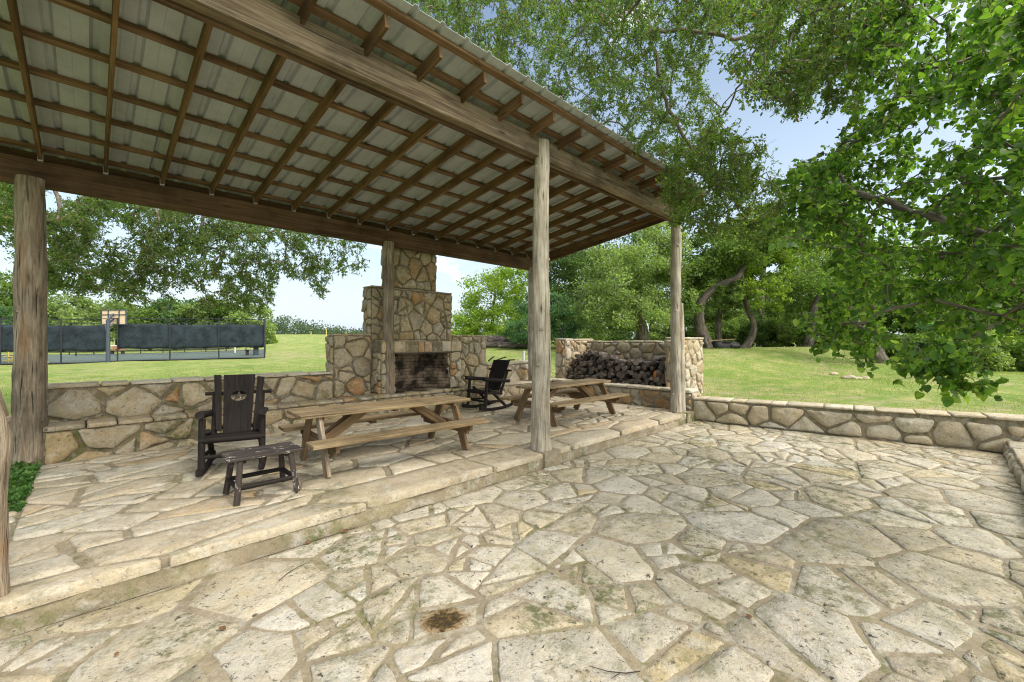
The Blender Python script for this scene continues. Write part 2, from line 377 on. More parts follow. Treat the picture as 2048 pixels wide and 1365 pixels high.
def cells(w, h, rmin, rmax, tries, rng, gap, border=None, wf=.55, psplit=.5):
    pts, rs = pack(w, h, rmin, rmax, tries, rng)
    if border is None: border = gap / 2
    res = []
    for i in range(len(pts)):
        x, y = pts[i]
        poly = [(0, 0), (w, 0), (w, h), (0, h)]
        d = np.hypot(pts[:, 0] - x, pts[:, 1] - y)
        for j in np.argsort(d)[1:26]:
            dx = pts[j, 0] - x; dy = pts[j, 1] - y; L = d[j]
            c = (pts[j, 0] ** 2 + pts[j, 1] ** 2 - x * x - y * y + wf * (rs[i] ** 2 - rs[j] ** 2)) / 2
            poly = clip(poly, dx, dy, c)
            if len(poly) < 3: break
        if len(poly) < 3: continue
        for q in split(poly, rng, (rmin * 1.5) ** 2, psplit):
            out = q; m = len(q)
            for k in range(m):
                (x0, y0), (x1, y1) = q[k], q[(k + 1) % m]
                L = math.hypot(x1 - x0, y1 - y0)
                if L < 1e-6: continue
                nx, ny = (y1 - y0) / L, -(x1 - x0) / L
                mxx, myy = (x0 + x1) / 2, (y0 + y1) / 2
                edge_b = mxx < 1e-4 or myy < 1e-4 or mxx > w - 1e-4 or myy > h - 1e-4
                off = border if edge_b else gap / 2 * rng.uniform(.4, 1.75)
                out = clip(out, nx, ny, nx * x0 + ny * y0 - off)
                if len(out) < 3: break
            if len(out) < 3 or area(out) < rmin * rmin * .55: continue
            res.append(out)
    return res

def roughen(poly, seg, amp, cut, rng):
    # snip the corners, then break every edge into short wavering pieces
    m = len(poly); pts = []
    for i in range(m):
        a = Vector((*poly[i - 1], 0)); b = Vector((*poly[i], 0)); c = Vector((*poly[(i + 1) % m], 0))
        k1 = min(cut * rng.uniform(.4, 1.5), (b - a).length * .4); k2 = min(cut * rng.uniform(.4, 1.5), (c - b).length * .4)
        p1 = b + (a - b).normalized() * k1; p2 = b + (c - b).normalized() * k2
        mid = (p1 + p2) * .25 + b * .5
        pts += [p1, mid, p2]
    out = []
    m = len(pts); cen = sum(pts, Vector()) / m
    so = Vector((rng.uniform(0, 50), rng.uniform(0, 50), 0))
    for i in range(m):
        a = pts[i]; b = pts[(i + 1) % m]; L = (b - a).length
        n = max(1, int(L / seg))
        for k in range(n):
            p = a.lerp(b, k / n)
            q = p + so
            nv = mnoise.noise_vector(q * (1 / (seg * 4))) * amp * 1.2 + mnoise.noise_vector(q * (1 / (seg * 1.3))) * amp * .6
            nv.z = 0
            out.append(p + nv)
    return out, cen

def stone_face(mb, o, u, v, n, w, h, rmin, rmax, tries, seed, gap=.03, bulge=.02, depth=.02, edge=.012, seg=.045, amp=.008, cut=.03, mat=0, border=None, puff=.25, stretch=1.0, tilt=.004, keep=None, psplit=.45, wf=.55):
    rng = random.Random(seed)
    o = Vector(o); u = Vector(u).normalized(); v = Vector(v).normalized(); n = Vector(n).normalized()
    for poly in cells(w / stretch, h, rmin, rmax, tries, rng, gap, border, wf, psplit):
        poly = [(p[0] * stretch, p[1]) for p in poly]
        if keep:
            cx = sum(p[0] for p in poly) / len(poly); cy = sum(p[1] for p in poly) / len(poly)
            if not keep(cx, cy): continue
        ring, cen = roughen(poly, seg, amp, cut, rng)
        ring = [Vector((min(max(p.x, .002), w - .002), min(max(p.y, .002), h - .002), 0)) for p in ring]
        m = len(ring)
        R = sum((p - cen).length for p in ring) / m
        b = bulge * rng.uniform(.5, 1.5)
        tx, ty = rng.uniform(-tilt, tilt) / max(R, .05), rng.uniform(-tilt, tilt) / max(R, .05)
        so = Vector((rng.uniform(0, 90), rng.uniform(0, 90), 3))
        def W(p, z): return o + u * p.x + v * p.y + n * z
        def H(p): return b + (p.x - cen.x) * tx + (p.y - cen.y) * ty
        vs = []
        for p in ring: vs.append(W(p, -depth))
        for p in ring: vs.append(W(p, H(p) - edge))
        e2 = edge * 1.2
        r2 = [p + (cen - p).normalized() * min(e2, R * .3) for p in ring]
        for p in r2: vs.append(W(p, H(p) + puff * edge * .2))
        r3 = [p.lerp(cen, .45) for p in ring]
        for p in r3: vs.append(W(p, H(p) + puff * (edge + .25 * bulge) * (.6 + mnoise.noise(p * 9 + so))))
        vs.append(W(cen, H(cen) + puff * (edge + .25 * bulge) * (1 + mnoise.noise(cen * 9 + so))))
        fs = []
        for l in range(3):
            for k in range(m):
                k2 = (k + 1) % m
                fs.append([l * m + k, l * m + k2, (l + 1) * m + k2, (l + 1) * m + k])
        for k in range(m): fs.append([3 * m + k, 3 * m + (k + 1) % m, 4 * m])
        mb.add(vs, fs, [[(0, 0)] * len(f) for f in fs], mat, True)

def cap_row(mb, o, u, n, w, d, th, lmin, lmax, seed, mat=0, slope=0.0, over=.025, waver=.012, double=False):
    """a row of flat capstones: u along the wall, n across its top, th thick"""
    rng = random.Random(seed)
    o = Vector(o); u = Vector(u).normalized(); n = Vector(n).normalized(); z = Vector((0, 0, 1))
    x = 0.0
    while x < w - .02:
        L = min(rng.uniform(lmin, lmax), w - x)
        if w - x - L < lmin * .5: L = w - x
        g = .008
        t = th * rng.uniform(.75, 1.2); a0 = -over + rng.uniform(-1, 1) * waver; a1 = d + over + rng.uniform(-1, 1) * waver
        k = 9; ring = []
        for i in range(k): ring.append((x + g + (L - 2 * g) * i / (k - 1), a0))
        for i in range(1, 6): ring.append((x + L - g, a0 + (a1 - a0) * i / 6))
        for i in range(k): ring.append((x + L - g - (L - 2 * g) * i / (k - 1), a1))
        for i in range(1, 6): ring.append((x + g, a1 + (a0 - a1) * i / 6))
        so = Vector((rng.uniform(0, 50), rng.uniform(0, 50), 0))
        pts = []
        for (a, b) in ring:
            q = Vector((a, b, 0)); nv = mnoise.noise_vector(q * 11 + so) * .012
            pts.append(Vector((a + nv.x * .4, b + nv.y, 0)))
        cen = sum(pts, Vector()) / len(pts); m = len(pts)
        def W(p, zz): return o + u * p.x + n * p.y + z * (zz + slope * p.x)
        vs = [W(p.lerp(cen, .03), 0) for p in pts] + [W(p, t * .35 + .006 * mnoise.noise(p * 14 + so)) for p in pts] + [W(p.lerp(cen, .015), t * .8) for p in pts] + \
             [W(p + (cen - p).normalized() * .02, t + .005 * mnoise.noise(p * 12 + so)) for p in pts] + [W(p.lerp(cen, .6), t + .004 + .006 * mnoise.noise(p * 9 + so)) for p in pts] + [W(cen, t + .005)]
        fs = []
        for l in range(4):
            for i in range(m): fs.append([l * m + i, l * m + (i + 1) % m, (l + 1) * m + (i + 1) % m, (l + 1) * m + i])
        for i in range(m): fs.append([4 * m + i, 4 * m + (i + 1) % m, 5 * m])
        mb.add(vs, fs, [[(0, 0)] * len(f) for f in fs], mat, True)
        x += L

X, Y, Z = Vector((1, 0, 0)), Vector((0, 1, 0)), Vector((0, 0, 1))
TZ = .19                                    # terrace level, the lower patio is at 0

# ------------------------------------------------------------------ patio and terrace
mb = MB()
mb.box((-3.2, -.64, -.2), (10.5, 3.905, -.012), 1)
stone_face(mb, (-3.2, -.64, -.012), X, Y, Z, 13.6, 4.535, .105, .36, 6000, 11, gap=.038, bulge=.009, depth=.02, edge=.008, seg=.028, amp=.012, cut=.016, mat=0, puff=.35, stretch=1.1, tilt=.005, psplit=.62)
structure(mb.build('patio', [M['flag'], M['mortar']]))['label'] = 'lower patio of irregular cream flagstones'

mb = MB()
mb.box((-.45, 3.98, -.1), (9.5, 8.02, TZ - .012), 1)
mb.box((-3.2, 3.98, -.1), (-.452, 6.0, TZ - .013), 1)
stone_face(mb, (-.45, 3.925, TZ - .012), X, Y, Z, 9.93, .60, .17, .36, 500, 231, gap=.03, bulge=.014, depth=.06, edge=.014, seg=.03, amp=.016, cut=.03, mat=0, border=.004, puff=.3, stretch=2.1, tilt=.004, psplit=.1)
stone_face(mb, (-.45, 4.53, TZ - .012), X, Y, Z, 9.93, 3.49, .11, .36, 4200, 23, gap=.036, bulge=.014, depth=.055, edge=.010, seg=.03, amp=.012, cut=.016, mat=0, border=.006, puff=.3, stretch=1.45, tilt=.004, psplit=.5)
stone_face(mb, (-3.2, 3.94, TZ - .012), X, Y, Z, 2.74, 2.06, .10, .40, 900, 24, gap=.05, bulge=.014, depth=.055, edge=.014, seg=.05, amp=.014, cut=.05, mat=0, border=.006, puff=.3, stretch=1.3)
# lumpy riser of the step
nx, nz = 160, 5
vs = []; fs = []
for i in range(nx + 1):
    x = -3.2 + 12.72 * i / nx
    for k in range(nz + 1):
        z = -.02 + (TZ - .045) * k / nz
        q = Vector((x * 2.2, z * 5, 4))
        vs.append((x, 3.945 - .02 * (1 - k / nz) - .03 * mnoise.noise(q) - .012 * mnoise.noise(q * 4), z))
for i in range(nx):
    for k in range(nz):
        a = i * (nz + 1) + k; fs.append([a, a + nz + 1, a + nz + 2, a + 1])
mb.add(vs, fs, None, 2, True)
# footing blocks under the posts at the lip
mb.box((4.47, 3.885, -.01), (4.81, 4.3, TZ + .006), 2)
mb.box((9.12, 3.90, -.01), (9.50, 4.2, TZ + .008), 2)
structure(mb.build('terrace', [M['flag2'], M['mortar'], M['concrete']], bevel=.0))['label'] = 'raised terrace of tan flagstones under the roof'

# ------------------------------------------------------------------ walls
def wall_block(mb, x0, x1, y0, y1, z0, z1, sides, rmin, rmax, seed, ms=0, mm=1, dens=60, gap=.035, bulge=.028, stretch=1.15, **kw):
    """mortar core with stones laid on the listed faces: -y +y -x +x top"""
    mb.box((x0, y0, z0), (x1, y1, z1), mm)
    a = dict(gap=gap, bulge=bulge, mat=ms, depth=.01, edge=.014, puff=1.0, amp=.015, cut=.018, psplit=.28, tilt=.018, wf=.3, seg=.035); a.update(kw)
    def tr(w, h): return max(60, int(dens * w * h / (rmin * rmax)))
    for k, s in enumerate(sides):
        sd = seed * 10 + k
        if s == '-y': stone_face(mb, (x0, y0, z0), X, Z, -Y, x1 - x0, z1 - z0, rmin, rmax, tr(x1 - x0, z1 - z0), sd, stretch=stretch, **a)
        if s == '+y': stone_face(mb, (x1, y1, z0), -X, Z, Y, x1 - x0, z1 - z0, rmin, rmax, tr(x1 - x0, z1 - z0), sd, stretch=stretch, **a)
        if s == '-x': stone_face(mb, (x0, y1, z0), -Y, Z, -X, y1 - y0, z1 - z0, rmin, rmax, tr(y1 - y0, z1 - z0), sd, stretch=stretch, **a)
        if s == '+x': stone_face(mb, (x1, y0, z0), Y, Z, X, y1 - y0, z1 - z0, rmin, rmax, tr(y1 - y0, z1 - z0), sd, stretch=stretch, **a)
        if s == 'top': stone_face(mb, (x0, y0, z1), X, Y, Z, x1 - x0, y1 - y0, rmin, rmax, tr(x1 - x0, y1 - y0), sd, stretch=stretch, **dict(a, bulge=.015))

WM = [M['rubble'], M['joint'], M['pale']]
# back wall, left of the fireplace
w1 = empty('stone_wall', (-.42, 8.0, TZ), 'mossy rubble back wall with a low seat ledge, between the left cedar post and the fireplace', 'wall', group='stone walls round the terrace')
def child(mb, name, mats, root, label=None, bevel=0.0):
    o = mb.build(name, mats, None, bevel, label)
    o.parent = root; o.matrix_parent_inverse = root.matrix_basis.inverted() if False else Matrix.Identity(4)
    # meshes are drawn in place: bring them into the frame of their thing
    Mi = (Matrix.Translation(root.location) @ Matrix.Rotation(root.rotation_euler.z, 4, 'Z')).inverted()
    if Mi != Matrix.Identity(4): o.matrix_local = Mi
    return o
mb = MB(); wall_block(mb, -.42, 3.40, 8.44, 8.80, .0, 1.11, ['-y', '-x', '+y'], .12, .24, 31, dens=60, gap=.042)
cap_row(mb, (-.44, 8.42, 1.112), X, Y, 3.83, .38, .04, .3, .7, 5, 2)
child(mb, 'upper_wall', WM, w1)
mb = MB(); wall_block(mb, -.42, 3.40, 8.0, 8.438, .0, .60, ['-y', '-x'], .12, .26, 33, dens=60, gap=.042)
cap_row(mb, (-.43, 7.985, .602), X, Y, 3.83, .45, .05, .18, .45, 6, 0)
child(mb, 'seat_ledge', WM, w1)

# fireplace
fp = empty('fireplace', (5.14, 8.0, TZ), 'tall outdoor stone fireplace with stepped chimney and sooty brick firebox', 'fireplace')
mb = MB(); wall_block(mb, 4.19, 6.26, 8.452, 8.80, 1.502, 2.88, ['-x', '+x'], .10, .23, 41, gap=.03)
mb.box((4.19, 8.452, .2), (4.50, 8.80, 1.50), 1); mb.box((5.98, 8.452, .2), (6.26, 8.80, 1.50), 1); mb.box((4.502, 8.72, .2), (5.978, 8.80, 1.50), 1)
def nofire(x0, z0):
    return lambda a, b: not (4.46 < x0 + a < 6.02 and z0 + b < 1.62)
stone_face(mb, (4.19, 8.452, 1.76), X, Z, -Y, 2.07, 1.12, .085, .22, 1100, 417, gap=.028, bulge=.024, depth=.01, edge=.014, puff=.8, amp=.014, cut=.015, stretch=.92, psplit=.55, wf=.3, seg=.03)
cap_row(mb, (4.18, 8.44, 2.882), X, Y, 2.09, .37, .03, .3, .6, 8, 0, over=.01)
child(mb, 'body', WM, fp)
mb = MB(); wall_block(mb, 4.62, 5.82, 8.475, 8.80, 2.92, 5.6, ['-y', '-x', '+x'], .10, .23, 43, gap=.03, stretch=.8)
cap_row(mb, (4.60, 8.44, 5.6), X, Y, 1.24, .4, .06, .3, .6, 18, 0)
child(mb, 'chimney', WM, fp)
for k, (a, b) in enumerate(((3.402, 4.188), (6.262, 7.37))):
    mb = MB(); wall_block(mb, a, b, 8.45, 8.76, .3, 1.86, ['-y', '-x', '+x'], .09, .21, 45 + k, gap=.03)
    cap_row(mb, (a, 8.44, 1.862), X, Y, b - a, .33, .035, .25, .5, 50 + k, 0, over=.008)
    child(mb, 'side_wing', WM, fp)
# surround and mantel, proud of the body
mb = MB()
wall_block(mb, 4.22, 4.53, 8.09, 8.449, .66, 1.50, ['-y', '-x', '+x'], .07, .15, 47, gap=.025)
child(mb, 'jamb', WM, fp)
mb = MB()
wall_block(mb, 5.95, 6.26, 8.09, 8.449, .66, 1.50, ['-y', '-x', '+x'], .08, .16, 48, gap=.025)
child(mb, 'jamb', [M['shed'], M['joint'], M['pale']], fp)
mb = MB()
mb.box((4.22, 8.07, 1.502), (6.26, 8.449, 1.745), 1)
rng = random.Random(5); x = 4.22
while x < 6.25:
    wd = min(rng.choice((.16, .2, .26, .3)), 6.26 - x)
    if 6.26 - x - wd < .1: wd = 6.26 - x
    if rng.random() < .35:
        for z0, hh in ((0, .115), (.118, .125)): stone_face(mb, (x, 8.07, 1.502 + z0), X, Z, -Y, wd, hh, .3, .3, 1, int(x * 100), gap=.012, bulge=.024, depth=.01, edge=.012, puff=.5, amp=.005, cut=.018, mat=0, border=.007)
    else:
        for q in range(5):
            pass
        vsave = len(mb.v)
        ring = [Vector((x + .008, 0, 1.508)), Vector((x + wd - .008, 0, 1.508)), Vector((x + wd - .008, 0, 1.74)), Vector((x + .008, 0, 1.74))]
        poly = [(p.x, p.z) for p in ring]
        rr, cen = roughen(poly, .04, .005, .02, rng); m = len(rr)
        vs = [Vector((p.x, 8.08, p.y)) for p in rr] + [Vector((p.x, 8.058, p.y)) for p in rr] + [Vector((p.lerp(cen, .12).x, 8.044, p.lerp(cen, .12).y)) for p in rr] + [Vector((cen.x, 8.036, cen.y))]
        fs = []
        for l in range(2):
            for k in range(m): fs.append([l * m + k, l * m + (k + 1) % m, (l + 1) * m + (k + 1) % m, (l + 1) * m + k])
        for k in range(m): fs.append([2 * m + k, 2 * m + (k + 1) % m, 3 * m])
        mb.add(vs, fs, [[(0, 0)] * len(f) for f in fs], 0, True)
    x += wd
stone_face(mb, (4.22, 8.07, 1.745), X, Y, Z, 2.04, .37, .06, .18, 300, 499, gap=.02, bulge=.012, depth=.01, edge=.01, mat=0)
child(mb, 'mantel', [M['shed'], M['joint']], fp)
mb = MB(); mb.box((4.45, 8.062, 1.478), (6.03, 8.44, 1.4995)); child(mb, 'lintel_bar', M['steel'], fp)
# firebox of brick: splayed sides, curved back corners
mb = MB()
prof = [(4.532, 8.10), (4.60, 8.35), (4.72, 8.58), (4.86, 8.68), (5.3, 8.70), (5.52, 8.66), (5.70, 8.50), (5.86, 8.30), (5.948, 8.10)]
vs = []; fs = []; us = []; L = 0
for k, (a, b) in enumerate(prof):
    if k: L += math.dist(prof[k - 1], prof[k])
    vs += [(a, b, .66), (a, b, 1.50)]
    if k:
        fs.append([2 * k - 2, 2 * k, 2 * k + 1, 2 * k - 1]); us.append([(L0, .66), (L, .66), (L, 1.5), (L0, 1.5)])
    L0 = L
mb.add(vs, [f[::-1] for f in fs], [u[::-1] for u in us], 0, False)
n = len(prof)
mb.add([(a, b, .668) for a, b in prof], [list(range(n))], [[(a, b) for a, b in prof]], 0)
mb.add([(a, b, 1.497) for a, b in prof], [list(range(n))[::-1]], [[(a, b) for a, b in prof]], 0)
child(mb, 'firebox', M['soot'], fp)
mb = MB(); wall_block(mb, 3.402, 7.368, 7.985, 8.449, .0, .60, ['-y'], .08, .25, 49, gap=.045)
cap_row(mb, (3.402, 7.96, .602), X, Y, 3.966, .48, .055, .16, .42, 61, 0)
child(mb, 'hearth', WM, fp)

# back wall, right of the fireplace
w2 = empty('stone_wall', (7.4, 8.0, TZ), 'pale rubble back wall with a ledge, behind the slatted rocking chair, right of the fireplace', 'wall', group='stone walls round the terrace')
WP = [M['shed'], M['lightjoint'], M['pale']]
mb = MB(); wall_block(mb, 7.372, 9.795, 8.45, 8.82, .0, 1.11, ['-y', '+y'], .07, .20, 51, gap=.04)
cap_row(mb, (7.372, 8.43, 1.112), X, Y, 2.42, .41, .05, .3, .6, 9, 2)
child(mb, 'upper_wall', WP, w2)
mb = MB(); wall_block(mb, 7.372, 9.495, 8.0, 8.448, .0, .60, ['-y'], .07, .18, 53, gap=.04)
cap_row(mb, (7.372, 7.98, .602), X, Y, 2.12, .46, .05, .2, .5, 10, 2)
child(mb, 'seat_ledge', WP, w2)

# low seat wall at the right end of the terrace
mb = MB(); wall_block(mb, 9.5, 9.85, 3.96, 8.445, .0, .60, ['-x', '+x', '-y'], .075, .19, 55, gap=.045, stretch=1.1)
cap_row(mb, (9.47, 8.44, .602), -Y, X, 4.48, .38, .055, .25, .6, 12, 2)
w3 = mb.build('stone_wall', WP)
tag(w3, 'low tan seat wall with pale caps in front of the firewood, at the end of the terrace', 'wall', 'stone walls round the terrace')

# patio wall to the right: it bears off a little and rises
px0, py0, px1, py1 = 9.52, 3.955, 10.38, -2.5
d = Vector((px1 - px0, py1 - py0, 0)); L = d.length; u = d.normalized(); nn = Vector((u.y, -u.x, 0))   # nn towards the patio is -x
nn = nn if nn.x < 0 else -nn
mb = MB()
def slab(o, u, n, w, th, z0, za, zb, mat):
    o = Vector(o); q = [o, o + u * w, o + u * w - n * th, o - n * th]
    zt = [za, zb, zb, za]
    vs = [(p.x, p.y, z0) for p in q] + [(p.x, p.y, z) for p, z in zip(q, zt)]
    mb.add(vs, [[0, 1, 2, 3][::-1], [4, 5, 6, 7], [0, 1, 5, 4], [1, 2, 6, 5], [2, 3, 7, 6], [3, 0, 4, 7]], None, mat)
slab((px0, py0, 0), u, nn, L, .38, -.1, .45, .56, 1)
ev = Vector((0, 0, 1))
rng = random.Random(3)
stone_face(mb, Vector((px0, py0, .0)), u, ev, nn, L, .46, .13, .245, 900, 571, gap=.045, bulge=.04, depth=.01, edge=.016, puff=.9, amp=.011, cut=.06, mat=0, stretch=1.0, psplit=.08, wf=.35)
cap_row(mb, Vector((px0, py0, .452)) + nn * .012, u, -nn, L, .42, .04, .22, .6, 14, 2, slope=.11 / L, over=.03, waver=.035)
w4 = mb.build('stone_wall', [M['pale'], M['mortar'], M['pale']])
tag(w4, 'long low garden wall of big pale stones between the lower patio and the lawn', 'wall', 'stone walls round the terrace')

mb = MB(); wall_block(mb, 6.4, 10.10, -1.9, -.66, -.05, .17, ['+y', '-x'], .10, .22, 58, gap=.03)
cap_row(mb, (6.39, -1.95, .172), X, Y, 3.72, 1.29, .05, .35, .7, 15, 2, over=.01, waver=.01)
w5 = mb.build('stone_ledge', [M['pale'], M['lightjoint'], M['pale']])
tag(w5, 'wide low ledge of white stone slabs in the near right corner of the patio', 'ledge')

# woodshed
ws = empty('woodshed', (10.4, 6.3, .4), 'open roofless woodshed of pale rubble stone holding the firewood heap', 'woodshed')
mb = MB(); wall_block(mb, 9.855, 11.25, 4.42, 4.74, .2, 1.80, ['-y', '-x', '+y'], .06, .20, 61, gap=.04)
cap_row(mb, (9.84, 4.40, 1.802), X, Y, 1.42, .36, .035, .25, .5, 16, 2, over=.005)
child(mb, 'side_wall', WP, ws)
mb = MB(); wall_block(mb, 9.855, 11.25, 7.80, 8.16, .2, 1.78, ['-y', '-x', '+y'], .06, .20, 62, gap=.04)
cap_row(mb, (9.84, 7.78, 1.782), X, Y, 1.42, .4, .035, .25, .5, 17, 2, over=.005)
child(mb, 'side_wall', WP, ws)
mb = MB(); wall_block(mb, 10.9, 11.24, 4.742, 7.798, .2, 1.72, ['-x', '+x'], .055, .22, 63, gap=.035, stretch=1.2)
cap_row(mb, (10.88, 7.79, 1.722), -Y, X, 3.04, .38, .03, .2, .5, 19, 2, over=.005)
child(mb, 'back_wall', WP, ws)

# ------------------------------------------------------------------ pavilion
pv = empty('pavilion', (4.5, 6.1, TZ), 'open lean-to shelter of rough cedar posts and rafters under a pale ribbed metal roof', 'shelter')
YB, YF, ZB, ZF = 8.2, 4.1, 4.03, 4.585
def zr(y): return ZB + (ZF - ZB) * (YB - y) / (YB - YF)        # underside of the rafters
SL = (ZF - ZB) / (YB - YF); nrm = Vector((0, SL, 1)).normalized()
def post(x, y, z0, z1, r0, r1, mat, label, seed, lump=.09, pts=None, twin=False):
    mb = MB(); n = 44; pp = []; rr = []
    for i in range(n + 1):
        t = i / n; z = z0 + (z1 - z0) * t
        pp.append(Vector((x + .022 * mnoise.noise(Vector((z * .8, seed, 0))), y + .022 * mnoise.noise(Vector((z * .8, seed, 5))), z)) if pts is None else pts(t, z))
        r = r0 + (r1 - r0) * t
        if t < .06: r *= 1 + .12 * (1 - t / .06)
        rr.append(r)
    mb.tube(pp, rr, 28, lump=lump, lf=2.2, seed=seed)
    # knots
    rng = random.Random(seed)
    for q in range(9):
        z = rng.uniform(z0 + .3, z1 - .3); an = rng.uniform(0, 6.28); t = (z - z0) / (z1 - z0); r = r0 + (r1 - r0) * t
        c = pp[int(t * n)]; dr = Vector((math.cos(an), math.sin(an), .15))
        mb.tube([c + dr * r * .75, c + dr * r * 1.0, c + dr * (r * 1.06 + .006)], [.05, .03, .016], 8)
    if twin:
        pp2 = [p + Vector((.062, -.075, 0)) for p in pp[:26]]
        mb.tube(pp2, [r * (.78 - .3 * (i / 26) ** 3) for i, r in enumerate(rr[:26])], 18, lump=lump, lf=2, seed=seed + 3)
    return child(mb, 'post', M[mat], pv, label)
post(4.63, 4.10, TZ, 4.62, .138, .105, 'cedar', 'silvery grey cedar post with knots', 3, .10)
post(9.22, 4.20, TZ, 4.40, .125, .105, 'cedar', 'split twin-stemmed cedar post', 5, .12, twin=True)
def lean(t, z):
    b = math.exp(-((z - 1.12) / .22) ** 2) * .035
    return Vector((-.535 + b + .02 * math.sin(z * 2.2) - .06 * max(0, z - 1.3), 4.12, z))
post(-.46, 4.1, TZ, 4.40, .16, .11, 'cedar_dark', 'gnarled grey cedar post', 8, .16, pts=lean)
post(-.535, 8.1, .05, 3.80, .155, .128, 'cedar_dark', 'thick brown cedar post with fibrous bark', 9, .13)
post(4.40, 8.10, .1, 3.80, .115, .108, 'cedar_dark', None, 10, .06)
post(8.78, 8.10, .1, 3.80, .13, .12, 'cedar', None, 12, .06)
mb = MB(); mb.beam((-2.6, 4.13, 4.515), (9.32, 4.13, 4.515), .135, .29); child(mb, 'beam', M['beam'], pv, 'grey weathered front beam', .008)
mb = MB(); mb.beam((-2.6, 4.225, 4.44), (9.30, 4.225, 4.44), .045, .20); child(mb, 'ledger', M['beam2'], pv, None, .004)
mb = MB(); mb.beam((-2.6, 8.2, 3.895), (4.36, 8.2, 3.895), .15, .33); child(mb, 'beam', M['beam2'], pv, 'dark brown back beam', .008)
mb = MB(); mb.beam((4.362, 8.2, 3.895), (9.25, 8.2, 3.895), .15, .325); child(mb, 'beam', M['beam2'], pv, 'dark brown back beam', .008)
mb = MB(); mb.beam((-2.6, 8.31, 4.04), (9.26, 8.31, 4.04), .04, .30); child(mb, 'closure_board', M['beam2'], pv, None, .004)
# rafters: the first is modelled, the others are copies of it
mb = MB()
ya, yb = 8.124, 3.64
mb.beam((0, ya, zr(ya) + .07), (0, yb, zr(yb) + .07), .04, .14)
rf = child(mb, 'rafter', M['rafter'], pv, None, .004)
mbh = MB(); mbh.box((-.026, 8.06, zr(8.1) - .012), (.026, 8.122, zr(8.1) + .09)); 
hg = mbh.build('rafter_hanger', M['galv'], None); hg.parent = rf
hg.matrix_parent_inverse = Matrix.Identity(4)
hg.location = (0, 0, 0)
xs = [-.449 + .602 * k for k in range(-3, 17)]
base = rf.location.copy()
for k, x in enumerate(xs):
    o = rf if k == 0 else rf.copy()
    if k: COL.objects.link(o); h = hg.copy(); COL.objects.link(h); h.parent = o
    o.location = base + Vector((x, 0, 0))
mb = MB(); mb.beam((9.24, 8.3, zr(8.3) + .05), (9.24, 3.6, zr(3.6) + .05), .035, .262); child(mb, 'gable_board', M['beam2'], pv, None, .004)
for k in range(9):
    y = 8.15 - .59 * k if k < 8 else 3.62
    if k == 0: y = 8.1
    mb = MB()
    cuts = [-2.6, 1.1, 4.75, 9.27] if k % 2 else [-2.6, 3.0, 6.4, 9.27]
    for a, b in zip(cuts[:-1], cuts[1:]):
        mb.beam((a, y, zr(y) + .14 + .021), (b - .003, y, zr(y) + .14 + .021), .088, .038, up=nrm)
    child(mb, 'purlin', M['purlin'], pv, None, .003)
# ribbed sheet
mb = MB(); prof = []
x = -2.66
while x < 9.1:
    for dx, dz in ((0, 0), (.09, 0), (.10, .005), (.115, .005), (.125, 0), (.215, 0), (.238, .032), (.272, .032), (.295, 0)):
        prof.append((x + dx, dz))
    x += .305
for (yo, th) in ((0, 0), (0, .004)):
    vs = []
    for a, dz in prof:
        for y in (3.47, 5.9, 8.5): vs.append((a, y, zr(y) + .14 + .0425 + dz + th))
    fs = []
    for i in range(len(prof) - 1):
        for k in range(2):
            q = [i * 3 + k, i * 3 + 3 + k, i * 3 + 4 + k, i * 3 + 1 + k]
            fs.append(q if th else q[::-1])
    mb.add(vs, fs, None, 0)
n3 = len(prof)
b0 = 0; b1 = n3 * 3
fs = []
for i in range(n3 - 1):
    fs.append([i * 3, (i + 1) * 3, (i + 1) * 3 + b1, i * 3 + b1])
    fs.append([i * 3 + 2 + b1, (i + 1) * 3 + 2 + b1, (i + 1) * 3 + 2, i * 3 + 2])
for f in fs:
    mb.f.append(f); mb.uv.append([(0, 0)] * 4); mb.mi.append(0); mb.sm.append(False)
child(mb, 'roof_sheet', M['roof'], pv)
